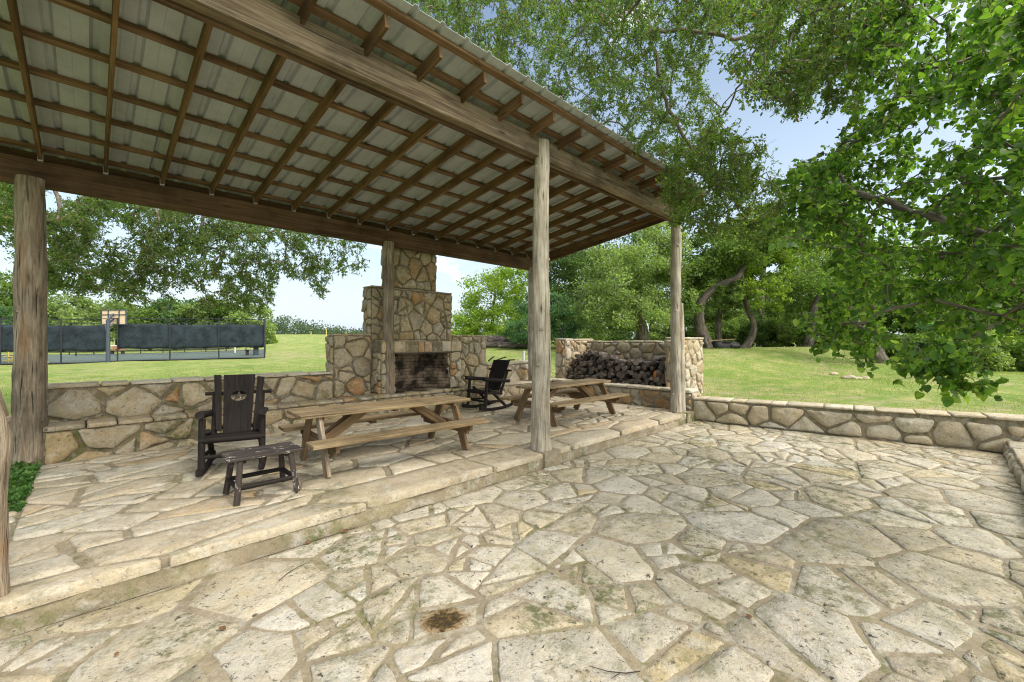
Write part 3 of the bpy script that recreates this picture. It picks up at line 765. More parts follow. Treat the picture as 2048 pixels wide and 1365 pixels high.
# ------------------------------------------------------------------ furniture
def picnic_table(loc, rz, label, pale_leg=False):
    t = empty('picnic_table', loc, label, 'picnic table', rz, 'picnic tables under the shelter')
    L = 2.36
    mb = MB()
    for k in range(4): mb.beam((-L / 2 + random.uniform(-.008, .008), -.2265 + .151 * k, .682), (L / 2 + random.uniform(-.008, .008), -.2265 + .151 * k, .680), .146, .044)
    mb.build('tabletop', M['table'], t, .005)
    for s in (-1, 1):
        mb = MB()
        for k in (0, 1): mb.beam((-L / 2, s * (.535 + .146 * k), .421), (L / 2, s * (.535 + .146 * k), .419), .141, .042)
        mb.build('bench', M['table'], t, .005)
    for x in (-.95, .95):
        for s in (-1, 1):
            mb = MB(); mb.beam((x, s * .17, .66), (x, s * .50, 0.0), .13, .046, up=(1, 0, 0))
            near = pale_leg and x < 0 and s < 0
            mb.build('leg', M['cedar_dark'] if near else M['table_leg'], t, .004, 'bleached grey leg' if near else None)
        mb = MB(); xo = x + (.043 if x < 0 else -.043)
        for a, b, h in ((-.69, -.61, .085), (-.61, .61, .14), (.61, .69, .085)): mb.beam((xo, a, .399 - h / 2), (xo, b, .399 - h / 2), .042, h)
        mb.build('crosspiece', M['table_leg'], t, .004)
        mb = MB(); mb.beam((xo, -.29, .635), (xo, .29, .635), .042, .055); mb.build('cleat', M['table_leg'], t, .004)
        xi = x + (.09 if x < 0 else -.09)
        for s in (-1, 1):
            mb = MB(); mb.beam((xi, s * .06, .33), (xi + (.50 if x < 0 else -.50), s * .06, .655), .11, .042, up=(0, 1, 0)); mb.build('brace', M['table_leg'], t, .004)
    mb = MB(); mb.beam((0, -.28, .645), (0, .28, .645), .05, .035)
    mb.build('cleat', M['table_leg'], t, .004)
    for s in (-1, 1):
        mb = MB(); mb.beam((0, s * .46, .384), (0, s * .68, .384), .085, .035); mb.build('bench_cleat', M['table_leg'], t, .004)
    return t
FL = TZ + .004
picnic_table((2.90, 5.36, FL), math.radians(-3.5), 'long weathered wooden picnic table next to the small dark stool, with one bleached leg', True)
picnic_table((6.96, 5.47, FL), math.radians(-.5), 'weathered wooden picnic table nearest the firewood, behind the silvery post')

def rocking_chair(loc, rz, label, slats):
    t = empty('rocking_chair', loc, label, 'rocking chair', rz, 'dark rustic rocking chairs')
    D = M['dark']
    def tb(name, pts, r, n=10, mat=None):
        mb = MB(); pts = [Vector(p) for p in pts]
        q = [pts[0].lerp(pts[-1], i / 4) for i in range(5)] if len(pts) == 2 else pts
        rr = [r] * len(q) if not hasattr(r, '__len__') else [r[0] + (r[1] - r[0]) * i / (len(q) - 1) for i in range(len(q))]
        mb.tube(q, rr, n, lump=.06, lf=5, seed=random.random() * 9)
        return mb.build(name, mat or D, t)
    for s in (-1, 1):
        x = s * .30
        mb = MB(); pts = []
        for i in range(13):
            y = -.56 + 1.0 * i / 12
            pts.append(Vector((x, y, .034 + .20 * (y + .03) ** 2)))
        for a, b in zip(pts[:-1], pts[1:]): mb.beam(a, b + (b - a) * .04, .05, .062)
        mb.beam(pts[-2] + Vector((0, 0, .012)), pts[-1] + Vector((0, .01, .012)), .062, .07)
        mb.build('rocker', D, t, .006)
        tb('front_leg', [(x, .30, .06), (x, .24, .66)], (.037, .035))
        tb('rear_leg', [(x - s * .045, .17, .50), (x - s * .02, -.36, .06)], (.03, .034))
        tb('back_post', [(x - s * .05, -.20, .33), (x - s * .035, -.43, .87)], (.032, .028))
        tb('arm', [(x + s * .01, .34, .715), (x - s * .0, -.44, .63)], (.046, .036))
        tb('side_rail', [(x, .27, .40), (x - s * .04, -.24, .37)], .028)
        tb('side_stretcher', [(x, .29, .22), (x - s * .02, -.20, .20)], .022)
    tb('seat_rail', [(-.33, .27, .41), (.33, .27, .41)], .038)
    tb('front_stretcher', [(-.32, .285, .22), (.32, .285, .22)], .024)
    tb('rear_stretcher', [(-.29, -.22, .36), (.29, -.22, .36)], .028)
    mb = MB()
    for k in range(5):
        y = .20 - .093 * k; mb.beam((-.27, y, .438 - .012 * k), (.27, y, .438 - .012 * k), .084, .022)
    mb.build('seat', D, t, .004)
    tb('back_rail', [(-.37, -.435, .875), (.37, -.435, .875)], .024)
    tb('back_rail', [(-.28, -.25, .46), (.28, -.25, .46)], .026)
    # leaning back boards
    o = Vector((0, -.195, .43)); up = Vector((0, -.30, .66)).normalized(); ou = Vector((0, up.z, -up.y)); H = .74
    def W(a, b, c): return o + X * a + up * b + ou * c
    def board(name, q, label=None, wave=0):
        mb = MB(); n = len(q); th = .024
        mb.add([W(a, b, 0) for a, b in q] + [W(a, b, th) for a, b in q], [list(range(n))[::-1], list(range(n, 2 * n))] + [[k, (k + 1) % n, (k + 1) % n + n, k + n] for k in range(n)],
               [[(b, a) for a, b in q][::-1], [(b + 3, a) for a, b in q]] + [[(0, k), (.1, k), (.1, k + .02), (0, k + .02)] for k in range(n)])
        return mb.build(name, M['dark'], t, .003)
    if slats:
        for a, b in ((-.265, -.135), (-.13, -.047), (-.042, .042), (.047, .13), (.135, .265)):
            w0, w1 = a * .88, b * .88
            h = H - .25 * ((a + b) / 2) ** 2
            board('back_board', [(w0, -.02), (w1, -.02), (b * 1.05, h), (a * 1.05, h)])
    else:
        board('back_board', [(-.225, -.03), (-.165, -.03), (-.205, H - .03), (-.285, H - .05)])
        board('back_board', [(.165, .0), (.225, .0), (.285, H), (.205, H)])
        # middle board with its carved oval and star
        mb = MB(); n = 40; th = .026; hx = .155; oc = (0.0, .44); ox, oy = .088, .066
        outer = []; inner = []
        def edge(an):
            c, s_ = math.cos(an), math.sin(an)
            ks = []
            hw = lambda b: .150 + .028 * (b / H)
            best = 9
            for st in range(1, 400):
                r = st * .002
                a, b = oc[0] + c * r, oc[1] + s_ * r
                if abs(a) > hw(b) or b < -.04 or b > H - .005: return (max(-hw(b), min(hw(b), a)), max(-.04, min(H - .005, b)))
        angs = [2 * math.pi * k / n for k in range(n)]
        for cx, cy in ((.178, H - .005), (-.178, H - .005), (-.150, -.04), (.150, -.04)):
            a = math.atan2(cy - oc[1], cx - oc[0]) % (2 * math.pi)
            i = min(range(n), key=lambda k: abs(angs[k] - a)); angs[i] = a
        for a in angs:
            outer.append(edge(a)); inner.append((oc[0] + ox * math.cos(a), oc[1] + oy * math.sin(a)))
        vs = []
        for c in (0, th):
            vs += [W(a, b, c) for a, b in outer] + [W(a, b, c) for a, b in inner]
        fs = []; us = []
        loc2 = outer + inner
        for k in range(n):
            k2 = (k + 1) % n
            fs.append([2 * n + k, 2 * n + k2, 3 * n + k2, 3 * n + k]); us.append([(loc2[i][1], loc2[i][0]) for i in (k, k2, n + k2, n + k)])
            fs.append([k2, k, n + k, n + k2]); us.append([(loc2[i][1] + 4, loc2[i][0]) for i in (k2, k, n + k, n + k2)])
            fs.append([k, k2, 2 * n + k2, 2 * n + k]); us.append([(0, 0), (.03, 0), (.03, .03), (0, .03)])
            fs.append([n + k2, n + k, 3 * n + k, 3 * n + k2]); us.append([(0, 0), (.03, 0), (.03, .03), (0, .03)])
        mb.add(vs, fs, us)
        mb.build('back_board', M['dark'], t)
        mb = MB(); q = []
        for k in range(10):
            r = 1.02 if k % 2 == 0 else .40
            an = math.pi / 2 + math.pi * k / 5
            q.append((oc[0] + ox * r * math.cos(an), oc[1] + oy * r * math.sin(an)))
        mb.add([W(a, b, .004) for a, b in q] + [W(a, b, .020) for a, b in q] + [W(oc[0], oc[1], .027)], [list(range(10))[::-1]] + [[k, (k + 1) % 10, (k + 1) % 10 + 10, k + 10] for k in range(10)] + [[10 + k, 10 + (k + 1) % 10, 20] for k in range(10)])
        mb.build('star', M['peel'], t)
    return t
# front of the chair is +y in its own frame
rocking_chair((1.28, 6.16, FL), math.radians(180 - 17.5), 'dark rocking chair with a star cut in its wide back board, beside the small stool', False)
rocking_chair((6.48, 7.42, FL), math.radians(90), 'dark slat-backed rocking chair in front of the hearth, seen from its side', True)

st = empty('side_table', (1.26, 4.95, FL), 'small dark stool-like table with flaking paint, in front of the rocking chair with the star', 'side table')
mb = MB()
for k in range(4):
    y = -.155 + .105 * k
    mb.beam((-.335 + random.uniform(-.012, .012), y, .418 + .003 * (k % 2)), (.335 + random.uniform(-.012, .012), y, .418), .102, .030)
mb.build('tabletop', M['peel'], st, .006)
C4 = [(-1, -1), (1, -1), (1, 1), (-1, 1)]
foot = [(sx * .268, sy * .225) for sx, sy in C4]; head = [(sx * .225, sy * .16) for sx, sy in C4]
for (fx, fy), (hx, hy) in zip(foot, head):
    mb = MB(); pts = [Vector((fx, fy, 0)).lerp(Vector((hx, hy, .405)), i / 6) for i in range(7)]
    mb.tube(pts, [.030, .030, .029, .029, .028, .028, .027], 12, lump=.07, lf=6, seed=fx * 9); mb.build('leg', M['peel'], st)
for i in range(4):
    a = Vector((*foot[i], 0)).lerp(Vector((*head[i], .405)), .36); b = Vector((*foot[(i + 1) % 4], 0)).lerp(Vector((*head[(i + 1) % 4], .405)), .36)
    mb = MB(); mb.tube([a.lerp(b, k / 4) for k in range(5)], .023, 10, lump=.06, lf=6, seed=i); mb.build('stretcher', M['dark'], st)
for x in (-.2, .2):
    mb = MB(); mb.beam((x, -.17, .385), (x, .17, .385), .05, .035); mb.build('cleat', M['dark'], st, .004)

# ------------------------------------------------------------------ firewood heap: every log is a thing
rng = random.Random(17)
protos = []
for k in range(9):
    mb = MB(); L = rng.uniform(.36, .58); r = rng.uniform(.042, .08); m = 6
    bend = rng.uniform(-.03, .03)
    pts = [Vector((-L / 2 + L * i / m, bend * math.sin(math.pi * i / m), .5 * bend * math.cos(math.pi * i / m))) for i in range(m + 1)]
    mb.tube(pts, [r * rng.uniform(.9, 1.08) for _ in pts], 13, lump=.13, lf=6, seed=k, mat=0, endmat=1)
    me_o = mb.build('firewood_log', [M['log'], M['logend']]); protos.append((me_o, r))
used = [False] * len(protos)
def heap(y):           # height of the heap's top over the wall cap
    t = (y - 4.82) / 2.9
    base = .62 + .03 * math.sin(t * 9) + .17 * math.exp(-((t - .70) / .2) ** 2) + .12 * math.exp(-((t - .03) / .1) ** 2)
    return base * min(1, .55 + (1 - t) * 6)
n_logs = 0
for row, (xc, jit) in enumerate(((10.08, .05), (10.52, .06))):
    lay = 0; z = .43
    while z < 1.6:
        y = 4.83 + (lay % 2) * .055
        while y < 7.74:
            top = .62 + heap(y) * 1.02
            if z < top - .02 and n_logs < 270 and not (row == 0 and z > top - .04 and rng.random() < .3) and not (row == 1 and z < .62):
                k = rng.randrange(len(protos)); o, r = protos[k]
                if used[k]: o = o.copy(); COL.objects.link(o)
                used[k] = True
                wild = .22 if z < top - .15 else .6
                o.location = (xc + rng.gauss(0, jit) + (.12 if lay > 4 and row == 0 else 0), y + rng.uniform(-.025, .025), z + rng.uniform(-.02, .02))
                o.rotation_euler = (rng.uniform(0, 6.28), rng.gauss(0, .14), rng.gauss(0, wild) + (3.14159 if rng.random() < .5 else 0))
                tag(o, 'dark weathered log lying in the firewood heap inside the roofless stone woodshed', 'log', 'logs of the firewood heap')
                n_logs += 1
            y += rng.uniform(.11, .155)
        z += .106; lay += 1
# the one cut log with a rust-orange face, and a pale bough along the foot of the heap
mb = MB(); mb.tube([Vector((-.2, 0, 0)), Vector((0, .01, 0)), Vector((.22, 0, 0))], [.075, .08, .078], 12, lump=.15, lf=5, seed=3, endmat=1, flat=(1, .8, 1.5))
o = mb.build('firewood_log', [M['log'], M['logcut']]); o.location = (9.97, 4.90, .93); o.rotation_euler = (.3, 0, -.5)
tag(o, 'thick split log with a rust-orange cut face at the right end of the heap', 'log', 'logs of the firewood heap')
mb = MB(); mb.tube([Vector((-.34, 0, 0)), Vector((-.1, .02, .01)), Vector((.1, .0, .0)), Vector((.34, .015, .02))], [.05, .055, .05, .042], 10, lump=.15, lf=6, seed=4, endmat=1)
o = mb.build('firewood_log', [M['bark'], M['logend']]); o.location = (9.93, 5.72, .715); o.rotation_euler = (0, 0, 1.45)
tag(o, 'pale grey log lying lengthwise along the foot of the firewood heap', 'log', 'logs of the firewood heap')

# ------------------------------------------------------------------ ground
CTRL = []
def ctrl(x, y, z): CTRL.append((x, y, z))
def ctrl_uv(u, v, D): p = P(u, v, D); CTRL.append((p.x, p.y, p.z)); return p
for x, y, z in ((10.3, 3, .37), (10.6, 0, .42), (11.5, -3, .45), (10.8, 6.3, .40), (12, 4.4, .40), (11.5, 8.5, .48), (8, 9.6, .55), (4, 10, .5), (0, 9.5, .4), (-1.2, 8.8, .2), (-1.2, 7, .10), (-2.2, 6.4, .09),
                (-4, 9, .25), (-3.6, 5, .05), (-4, 2, 0), (-3, -3, -.03), (3, -3, -.03), (7, -3, .0), (11, -1.5, .42), (12, 2, .47), (0, -20, 0), (-30, 0, .1), (2, 13, .5)): ctrl(x, y, z)
for u, v, D in ((1412, 697, 20), (1440, 692, 23), (1492, 697, 21), (1618, 693, 23), (1752, 727, 16), (1720, 757, 13.4), (1960, 742, 16), (2048, 746, 16), (2300, 750, 18), (1450, 697, 19), (1250, 690, 21),
                (1000, 690, 26), (1000, 716, 14.5), (1130, 690, 26), (640, 669, 130), (560, 669, 130), (760, 669, 130), (640, 684, 60), (640, 702, 40), (640, 728, 22), (500, 717, 33), (334, 722, 30.4), (85, 729, 28.4),
                (300, 706, 50), (100, 706, 50), (-200, 706, 50), (-200, 729, 28), (100, 690, 90), (300, 680, 110), (1000, 672, 110), (1400, 675, 60), (1700, 680, 45), (2100, 690, 40), (2600, 700, 30), (900, 672, 70), (900, 694, 33)): ctrl_uv(u, v, D)
CT = np.array(CTRL)
def hgt(x, y):
    x = np.asarray(x, dtype=float); y = np.asarray(y, dtype=float)
    d2 = (x[..., None] - CT[:, 0]) ** 2 + (y[..., None] - CT[:, 1]) ** 2
    w = 1 / (d2 + .25) ** 1.5
    return (w * CT[:, 2]).sum(-1) / w.sum(-1)
def hz(x, y): return float(hgt(np.array([x]), np.array([y]))[0])
def lines(lo, hi, must, near, step, grow):
    out = set(must)
    a = min(must); b = max(must)
    x = a
    while x < b: out.add(round(x, 3)); x += step
    s = step; x = b
    while x < hi: s *= grow; x += s; out.add(round(x, 3))
    s = step; x = a
    while x > lo: s *= grow; x -= s; out.add(round(x, 3))
    out = sorted(out); res = [out[0]]
    for v_ in out[1:]:
        if v_ in must or v_ - res[-1] > .12:
            if v_ in must and res[-1] not in must and v_ - res[-1] < .12: res[-1] = v_
            else: res.append(v_)
    return res
gx = lines(-420, 700, [-3.2, -.45, 6.4, 9.7, 20.0], 0, .4, 1.09); gy = lines(-60, 700, [-2.0, -.62, 6.0, 8.6, 20.0], 0, .4, 1.09)
GX, GY = np.meshgrid(np.array(gx), np.array(gy), indexing='ij')
SX = GX + np.where(GY < 3.95, (3.95 - np.maximum(GY, -6)) * .132, 0) * np.exp(-np.maximum(0, np.abs(GX - 9.7) - .2) / 6.0) * (GX > 2)
GZ = hgt(SX, GY) + .03 * np.sin(SX * .9 + 1) * np.sin(GY * .8)
ni, nj = GX.shape
idx = np.arange(ni * nj).reshape(ni, nj)
cx = (GX[:-1, :-1] + GX[1:, 1:]) / 2; cy = (GY[:-1, :-1] + GY[1:, 1:]) / 2
hole = ((cx > 6.4) & (cx < 9.7) & (cy > -2.0) & (cy < -.6)) | ((cx > -3.2) & (cx < 9.7) & (cy > -.62) & (cy < 6.0)) | ((cx > -.45) & (cx < 9.7) & (cy > 5.9) & (cy < 8.6))
q = np.stack([idx[:-1, :-1], idx[1:, :-1], idx[1:, 1:], idx[:-1, 1:]], -1)[~hole]
g = G('lawn_grass')
w = g.obj()
n1 = g.noise(w, .35, 5, .6); n2 = g.noise(w, 1.6, 6, .65); n3 = g.noise(w, 14, 5, .7); n4 = g.noise(g.mapping(w, (1, 1, 1)), 75, 4, .7)
c = g.ramp(n1, [(.3, (.15, .245, .05)), (.5, (.21, .295, .066)), (.68, (.29, .335, .11))])
c = g.mix(g.math('MULTIPLY', g.step(n2, .47, .64), .7), c, (.42, .40, .16))
c = g.mix(1.0, c, g.ramp(n3, [(.28, .62), (.5, 1.0), (.72, 1.25)]), 'MULTIPLY')
c = g.mix(1.0, c, g.ramp(n4, [(.3, .55), (.55, 1.0), (.75, 1.3)]), 'MULTIPLY')
bare = g.math('MULTIPLY', g.step(g.noise(w, .5, 4, .6), .50, .62), g.step(g.noise(w, 4.5, 7, .8), .48, .58))
# a worn earth band along the garden wall
sx = g.n('SeparateXYZ', None, {0: w}).outputs[0]
band = g.math('MULTIPLY', g.math('MULTIPLY', g.step(sx, 9.6, 10.8), g.math('SUBTRACT', 1.0, g.step(sx, 12.2, 14.5))), g.step(g.noise(w, 2.2, 7, .75), .47, .60))
bare = g.math('MAXIMUM', bare, band)
c = g.mix(g.math('MULTIPLY', bare, .75), c, (.40, .32, .21))
M['lawn'] = g.finish(g.principled(c, .9, g.bump(g.math('ADD', n3, n4), .6, .05), .1))
lawn = structure(mesh_np('lawn', np.stack([SX.ravel(), GY.ravel(), GZ.ravel()], -1), q, M['lawn']))

# ------------------------------------------------------------------ tennis court, fence, hoop, far left
def G0(p, dz=0): return Vector((p.x, p.y, hz(p.x, p.y) + dz))
A = P(85, 728, 28.4); B = P(529, 717.5, 33.1); dirAB = (B - A); dirAB.z = 0; dirAB.normalize()
per = Vector((-dirAB.y, dirAB.x, 0)); per = per if per.dot(FWD) > 0 else -per
C0 = A - dirAB * 14
zc = .36
B2 = B.copy(); side = P(531, 705, 50) - B; side.z = 0; side.normalize()
mb = MB(); qn = [C0 + Vector((0, 0, 0)), B, B + side * 18, C0 + side * 15]
pts = []
for i in range(25):
    for k in range(13):
        p = C0.lerp(B, i / 24) + side * (15 * k / 12); pts.append((p.x, p.y, max(hz(p.x, p.y), -1) + .05))
mb.add(pts, [[i * 13 + k, (i + 1) * 13 + k, (i + 1) * 13 + k + 1, i * 13 + k + 1] for i in range(24) for k in range(12)], None, 0, True)
structure(mb.build('tennis_court', M['court']))
def fence(name, a, b, n, H, label, root_label=None):
    t = empty(name, G0(a), label, 'fence', 0, 'wire fences round the court')
    L = (b - a).length
    for k in range(n + 1):
        p = G0(a.lerp(b, k / n)); mb = MB(); mb.tube([p - Vector((0, 0, .1)), p + Vector((0, 0, H))], .045, 8); child(mb, 'fence_post', M['fence'], t)
    for z in (.06, H - .03):
        mb = MB(); mb.tube([G0(a.lerp(b, k / 20), z) for k in range(21)], .026, 6); child(mb, 'rail', M['fence'], t)
    mb = MB()
    # woven wire drawn as sparse diagonals
    for k in range(int(L / .35)):
        for sgn in (1, -1):
            s0 = k * .35; s1 = s0 + sgn * H
            z0, z1 = .06, H - .03
            if s1 < 0: z1 = z0 + (z1 - z0) * (s0 / (s0 - s1)); s1 = 0
            if s1 > L: z1 = z0 + (z1 - z0) * ((L - s0) / (s1 - s0)); s1 = L
            if z1 - z0 < .1: continue
            mb.tube([G0(a.lerp(b, s0 / L), z0), G0(a.lerp(b, s1 / L), z1)], .0022, 3, cap=False)
    child(mb, 'wire_mesh', M['fence'], t)
    return t
fence('chain_link_fence', C0, B, 9, 3.05, 'near black wire fence of the court carrying the dark windscreens')
fence('chain_link_fence', C0 + side * 15, B + side * 15, 15, 3.05, 'far black wire fence across the back of the court, seen below the windscreens')
fence('chain_link_fence', B + side * .25, B + side * 14.8, 6, 3.05, 'black wire fence along the short right end of the court')
def windscreen(s0, s1, label, torn):
    mb = MB(); n = 40; k2 = 8; vs = []
    for i in range(n + 1):
        s = s0 + (s1 - s0) * i / n; p = A + dirAB * s + per * .09; z0 = hz(p.x, p.y)
        for k in range(k2 + 1):
            f = k / k2
            top = 2.62 - (.03 * abs(math.sin(s * 2.1))); bot = .86 + .10 * mnoise.noise(Vector((s * .6, 1, 0)))
            sh = 0
            if torn == 1 and i > n * .72: bot -= .0; sh = -.22 * (1 - f) * 0 + .25 * (1 - f) * ((i - n * .72) / (n * .28)); 
            z = z0 + bot + (top - bot) * f
            off = .05 * mnoise.noise(Vector((s * 1.4 + f * 2.0, f * 1.5, 3))) + .03 * math.sin(s * 5 + f * 7)
            q = p + dirAB * sh + per * (.02 + abs(off)); vs.append((q.x, q.y, z))
    fs = [[i * (k2 + 1) + k, (i + 1) * (k2 + 1) + k, (i + 1) * (k2 + 1) + k + 1, i * (k2 + 1) + k + 1] for i in range(n) for k in range(k2)]
    mb.add(vs, fs, None, 0, True)
    o = mb.build('windscreen', M['screen']); sm = o.modifiers.new('thick', 'SOLIDIFY'); sm.thickness = .006
    return tag(o, label, 'windscreen', 'dark windscreens on the court fence')
LAB = (B - A).length
def s_at(u):
    best = min(range(-1500, 1500), key=lambda k: abs((lambda q: 1024 + FOC * q.dot(RGT) / max(q.dot(FWD), .1) - u)(A + dirAB * (k * .01) - EYE)))
    return best * .01
windscreen(-13.9, s_at(207), 'creased dark windscreen left of the basketball hoop, on the near fence', 1)
windscreen(s_at(232), LAB - .05, 'long dark windscreen right of the basketball hoop, on the near fence', 0)
# basketball hoop seen from behind
hp = P(216, 724, 29.0); hp.z = hz(hp.x, hp.y)
bh = empty('basketball_hoop', hp, 'basketball hoop with tan backboard on a slate blue pole before the windscreens', 'basketball hoop')
mb = MB(); mb.tube([hp - Z * .1, hp + Z * 2.9], [.12, .11], 10); mb.beam(hp + Z * .02 - X * .2, hp + Z * .02 + X * .2, .4, .05); child(mb, 'pole', M['polepaint'], bh)
bc = P(228, 634.5, 29.9)
bx = (RGT * .98 - FWD * .1).normalized(); bn_ = FWD
def bbox(name, cx, cz, w, h, d0, d1, mat):
    mb = MB(); c = bc + bx * cx + Z * cz
    mb.beam(c - bx * w / 2 + FWD * (d0 + d1) / 2, c + bx * w / 2 + FWD * (d0 + d1) / 2, abs(d1 - d0), h); return child(mb, name, mat, bh)
bbox('backboard', 0, 0, 1.85, .98, 0, .03, M['board'])
for cx, w in ((-.95, .05), (-.42, .04), (.42, .04), (.95, .05)): bbox('frame_bar', cx, 0, w, 1.05, -.05, .0, M['polepaint'])
for cz in (.5, .18, -.5): bbox('frame_bar', 0, cz, 1.95, .05, -.05, .001, M['polepaint'])
for dz in (.25, -.2):
    mb = MB(); mb.beam(hp + Z * (2.75 + dz * .5), bc + Z * dz * .8 - FWD * .05, .1, .12); child(mb, 'arm', M['polepaint'], bh)
mb = MB(); mb.beam(hp + Z * 2.35, bc - Z * .42 - FWD * .05, .07, .08); child(mb, 'strut', M['galv'], bh)
mb = MB(); rc = bc + FWD * .4 - Z * .35
mb.tube([rc + Vector((.23 * math.cos(a * .3927), .23 * math.sin(a * .3927), 0)) for a in range(17)], .012, 5, cap=False); child(mb, 'rim', M['orange'], bh)
# net
n0 = G0(P(152, 719, 37.5)); n1 = G0(P(470, 714, 40.5))
tn = empty('tennis_net', n0, 'white-topped tennis net across the court below the windscreens', 'net')
for p, m_ in ((n0, M['fence']), (n1, M['white'])):
    mb = MB(); mb.tube([p, p + Z * 1.05], .05, 8); child(mb, 'net_post', m_, tn)
mb = MB(); pa = n0.lerp(n1, .16)
for k in range(12):
    a = n0.lerp(n1, k / 12) + Z * (.98 - .10 * math.sin(math.pi * k / 12)); b = n0.lerp(n1, (k + 1) / 12) + Z * (.98 - .10 * math.sin(math.pi * (k + 1) / 12))
    mb.beam(a, b, .02, .075)
child(mb, 'band', M['white'], tn)
mb = MB()
for k in range(90):
    a = n0.lerp(n1, k / 90); mb.tube([a + Z * .06, a + Z * .9], .003, 3, cap=False)
for z in range(8): mb.tube([n0 + Z * (.06 + .11 * z), n1 + Z * (.06 + .11 * z)], .003, 3, cap=False)
child(mb, 'net_mesh', M['fence'], tn)
# concrete court table
cp = G0(P(512, 716, 36.5)) + Z * .05
ct = empty('court_table', cp, 'small dark pedestal table with a seat in the right corner of the court', 'table')
mb = MB(); mb.box((cp.x - .17, cp.y - .17, cp.z), (cp.x + .17, cp.y + .17, cp.z + .62)); child(mb, 'pedestal', M['polepaint'], ct, None, .02)
mb = MB(); c = cp + Z * .66; mb.beam(c - RGT * .38, c + RGT * .38, .6, .08); child(mb, 'tabletop', M['steel'], ct, None, .01)
c = cp - RGT * .75
mb = MB(); mb.box((c.x - .1, c.y - .1, c.z), (c.x + .1, c.y + .1, c.z + .38)); child(mb, 'seat_base', M['steel'], ct)
mb = MB(); mb.beam(c + Z * .42 - RGT * .2, c + Z * .42 + RGT * .2, .35, .07); child(mb, 'seat', M['steel'], ct, None, .01)
# orange bench
ob = G0(P(235, 714, 41.0)) + Z * .05
bt = empty('bench', ob, 'orange bench behind the tennis net on the court', 'bench')
mb = MB(); mb.beam(ob - RGT * .65 + Z * .62 + FWD * .2, ob + RGT * .65 + Z * .62 + FWD * .2, .04, .3); child(mb, 'backrest', M['orange'], bt)
mb = MB(); mb.beam(ob - RGT * .65 + Z * .38, ob + RGT * .65 + Z * .38, .35, .05); child(mb, 'seat', M['orange'], bt)
for s in (-.5, .5):
    mb = MB(); mb.beam(ob + RGT * s, ob + RGT * s + Z * .36, .05, .3); child(mb, 'leg', M['fence'], bt)
# yellow frame
yp = G0(P(16, 729, 29.4))
yf = empty('barrier', yp, 'yellow tubular barrier frame at the left end of the court, half behind the thick post', 'barrier')
def yt(nm, a, b): mb = MB(); mb.tube([a, b], .045, 8); child(mb, nm, M['yellow'], yf)
yt('rail', yp + RGT * -.3 + Z * .18, yp + RGT * 2.5 + Z * .25); yt('rail', yp + RGT * -.3 + Z * .42, yp + RGT * 1.4 + Z * .46)
yt('upright', yp + RGT * .05, yp + RGT * .0 + Z * .82); yt('upright', yp + RGT * .4, yp + RGT * .3 + Z * .45)
yt('strut', yp + RGT * 2.75, yp + RGT * 2.35 + Z * .8)
# yellowish marker stakes far out in the field
for u, v, h, D, lb in ((622, 669, .9, 118, 'short yellow stake far out in the field, left of the chimney'), (652.5, 670, 1.9, 110, 'tall yellow stake beside the left stone wing of the fireplace, far out in the field'), (692, 669, .9, 122, 'short yellow stake in the far field just above the left stone wing')):
    p = G0(P(u, v, D)); mb = MB(); mb.tube([p - Z * .2, p + Z * h * .5, p + Z * h], [.10, .10, .08], 6); tag(mb.build('marker_stake', M['yellow']), lb, 'stake', 'yellow stakes in the field')

# ------------------------------------------------------------------ bits on the lawn and behind the walls
pp = G0(P(1047, 722, 13.4))
wp = MB(); wp.tube([pp - Z * .1, pp + Z * .55], .042, 10); wp.tube([pp + Z * .55, pp + Z * .60], [.058, .058], 10); wp.tube([pp + Z * .30 + X * .02, pp + Z * .16 + RGT * .09], .035, 8)
tag(wp.build('standpipe', M['white']), 'white standpipe rising from the grass behind the right back wall', 'pipe')
for k, (u0, v0, u1, v1, lb) in enumerate(((977, 722, 988, 713, 'short dark stick propped on the pale wall cap'), (990, 722, 1012, 714, 'longest dark stick lying on the pale wall cap'), (1008, 722, 1030, 719.5, 'thin grey stick lying flat on the pale wall cap'))):
    mb = MB(); a = P(u0, v0, 11.35); b = P(u1, v1, 11.5); mb.tube([a, a.lerp(b, .5) + Z * .008, b], [.02, .022, .016], 6, lump=.1, lf=9)
    tag(mb.build('stick', M['log']), lb, 'stick', 'sticks on the back wall')
rng = random.Random(9)
for k, (u, v, L, r, D, a, lb) in enumerate(((985, 681, 1.3, .28, 24, .2, 'fat dark log on top of the old timber pile beyond the wall'), (1008, 684, .8, .22, 23.8, 1.0, 'short dark round on the right of the old timber pile'), (968, 689, 2.4, .14, 23.4, .1, 'long grey log under the old timber pile beyond the wall'),
                                           (1000, 690, 2.0, .15, 23, -.1, 'grey log at the front foot of the old timber pile'), (1030, 692, 1.8, .10, 22.6, .15, 'thin weathered log trailing right of the old timber pile'))):
    p = P(u, v, D); dr = RGT * math.cos(a) + FWD * math.sin(a)
    mb = MB(); mb.tube([p - dr * L / 2, p + Z * .03, p + dr * L / 2], r, 10, lump=.2, lf=2, seed=k, endmat=1)
    tag(mb.build('old_log', [M['log'], M['logend']]), lb, 'log', 'old timber pile beyond the wall')
tp = G0(P(1448, 700, 19.2))
tr_ = empty('trough', tp, 'black plastic trough lying on the lawn below the crooked oak', 'trough')
mb = MB(); a, b = tp - RGT * .45 + Z * .14, tp + RGT * .28 + Z * .14
ring = []
for zz, s in ((0, .82), (.28, 1.0), (.28, .9), (.06, .74)):
    for k in range(20):
        an = 2 * math.pi * k / 20
        p = tp + RGT * (.52 * s * math.copysign(abs(math.cos(an)) ** .6, math.cos(an))) + FWD * (.28 * s * math.copysign(abs(math.sin(an)) ** .6, math.sin(an))) + Z * zz
        ring.append(p)
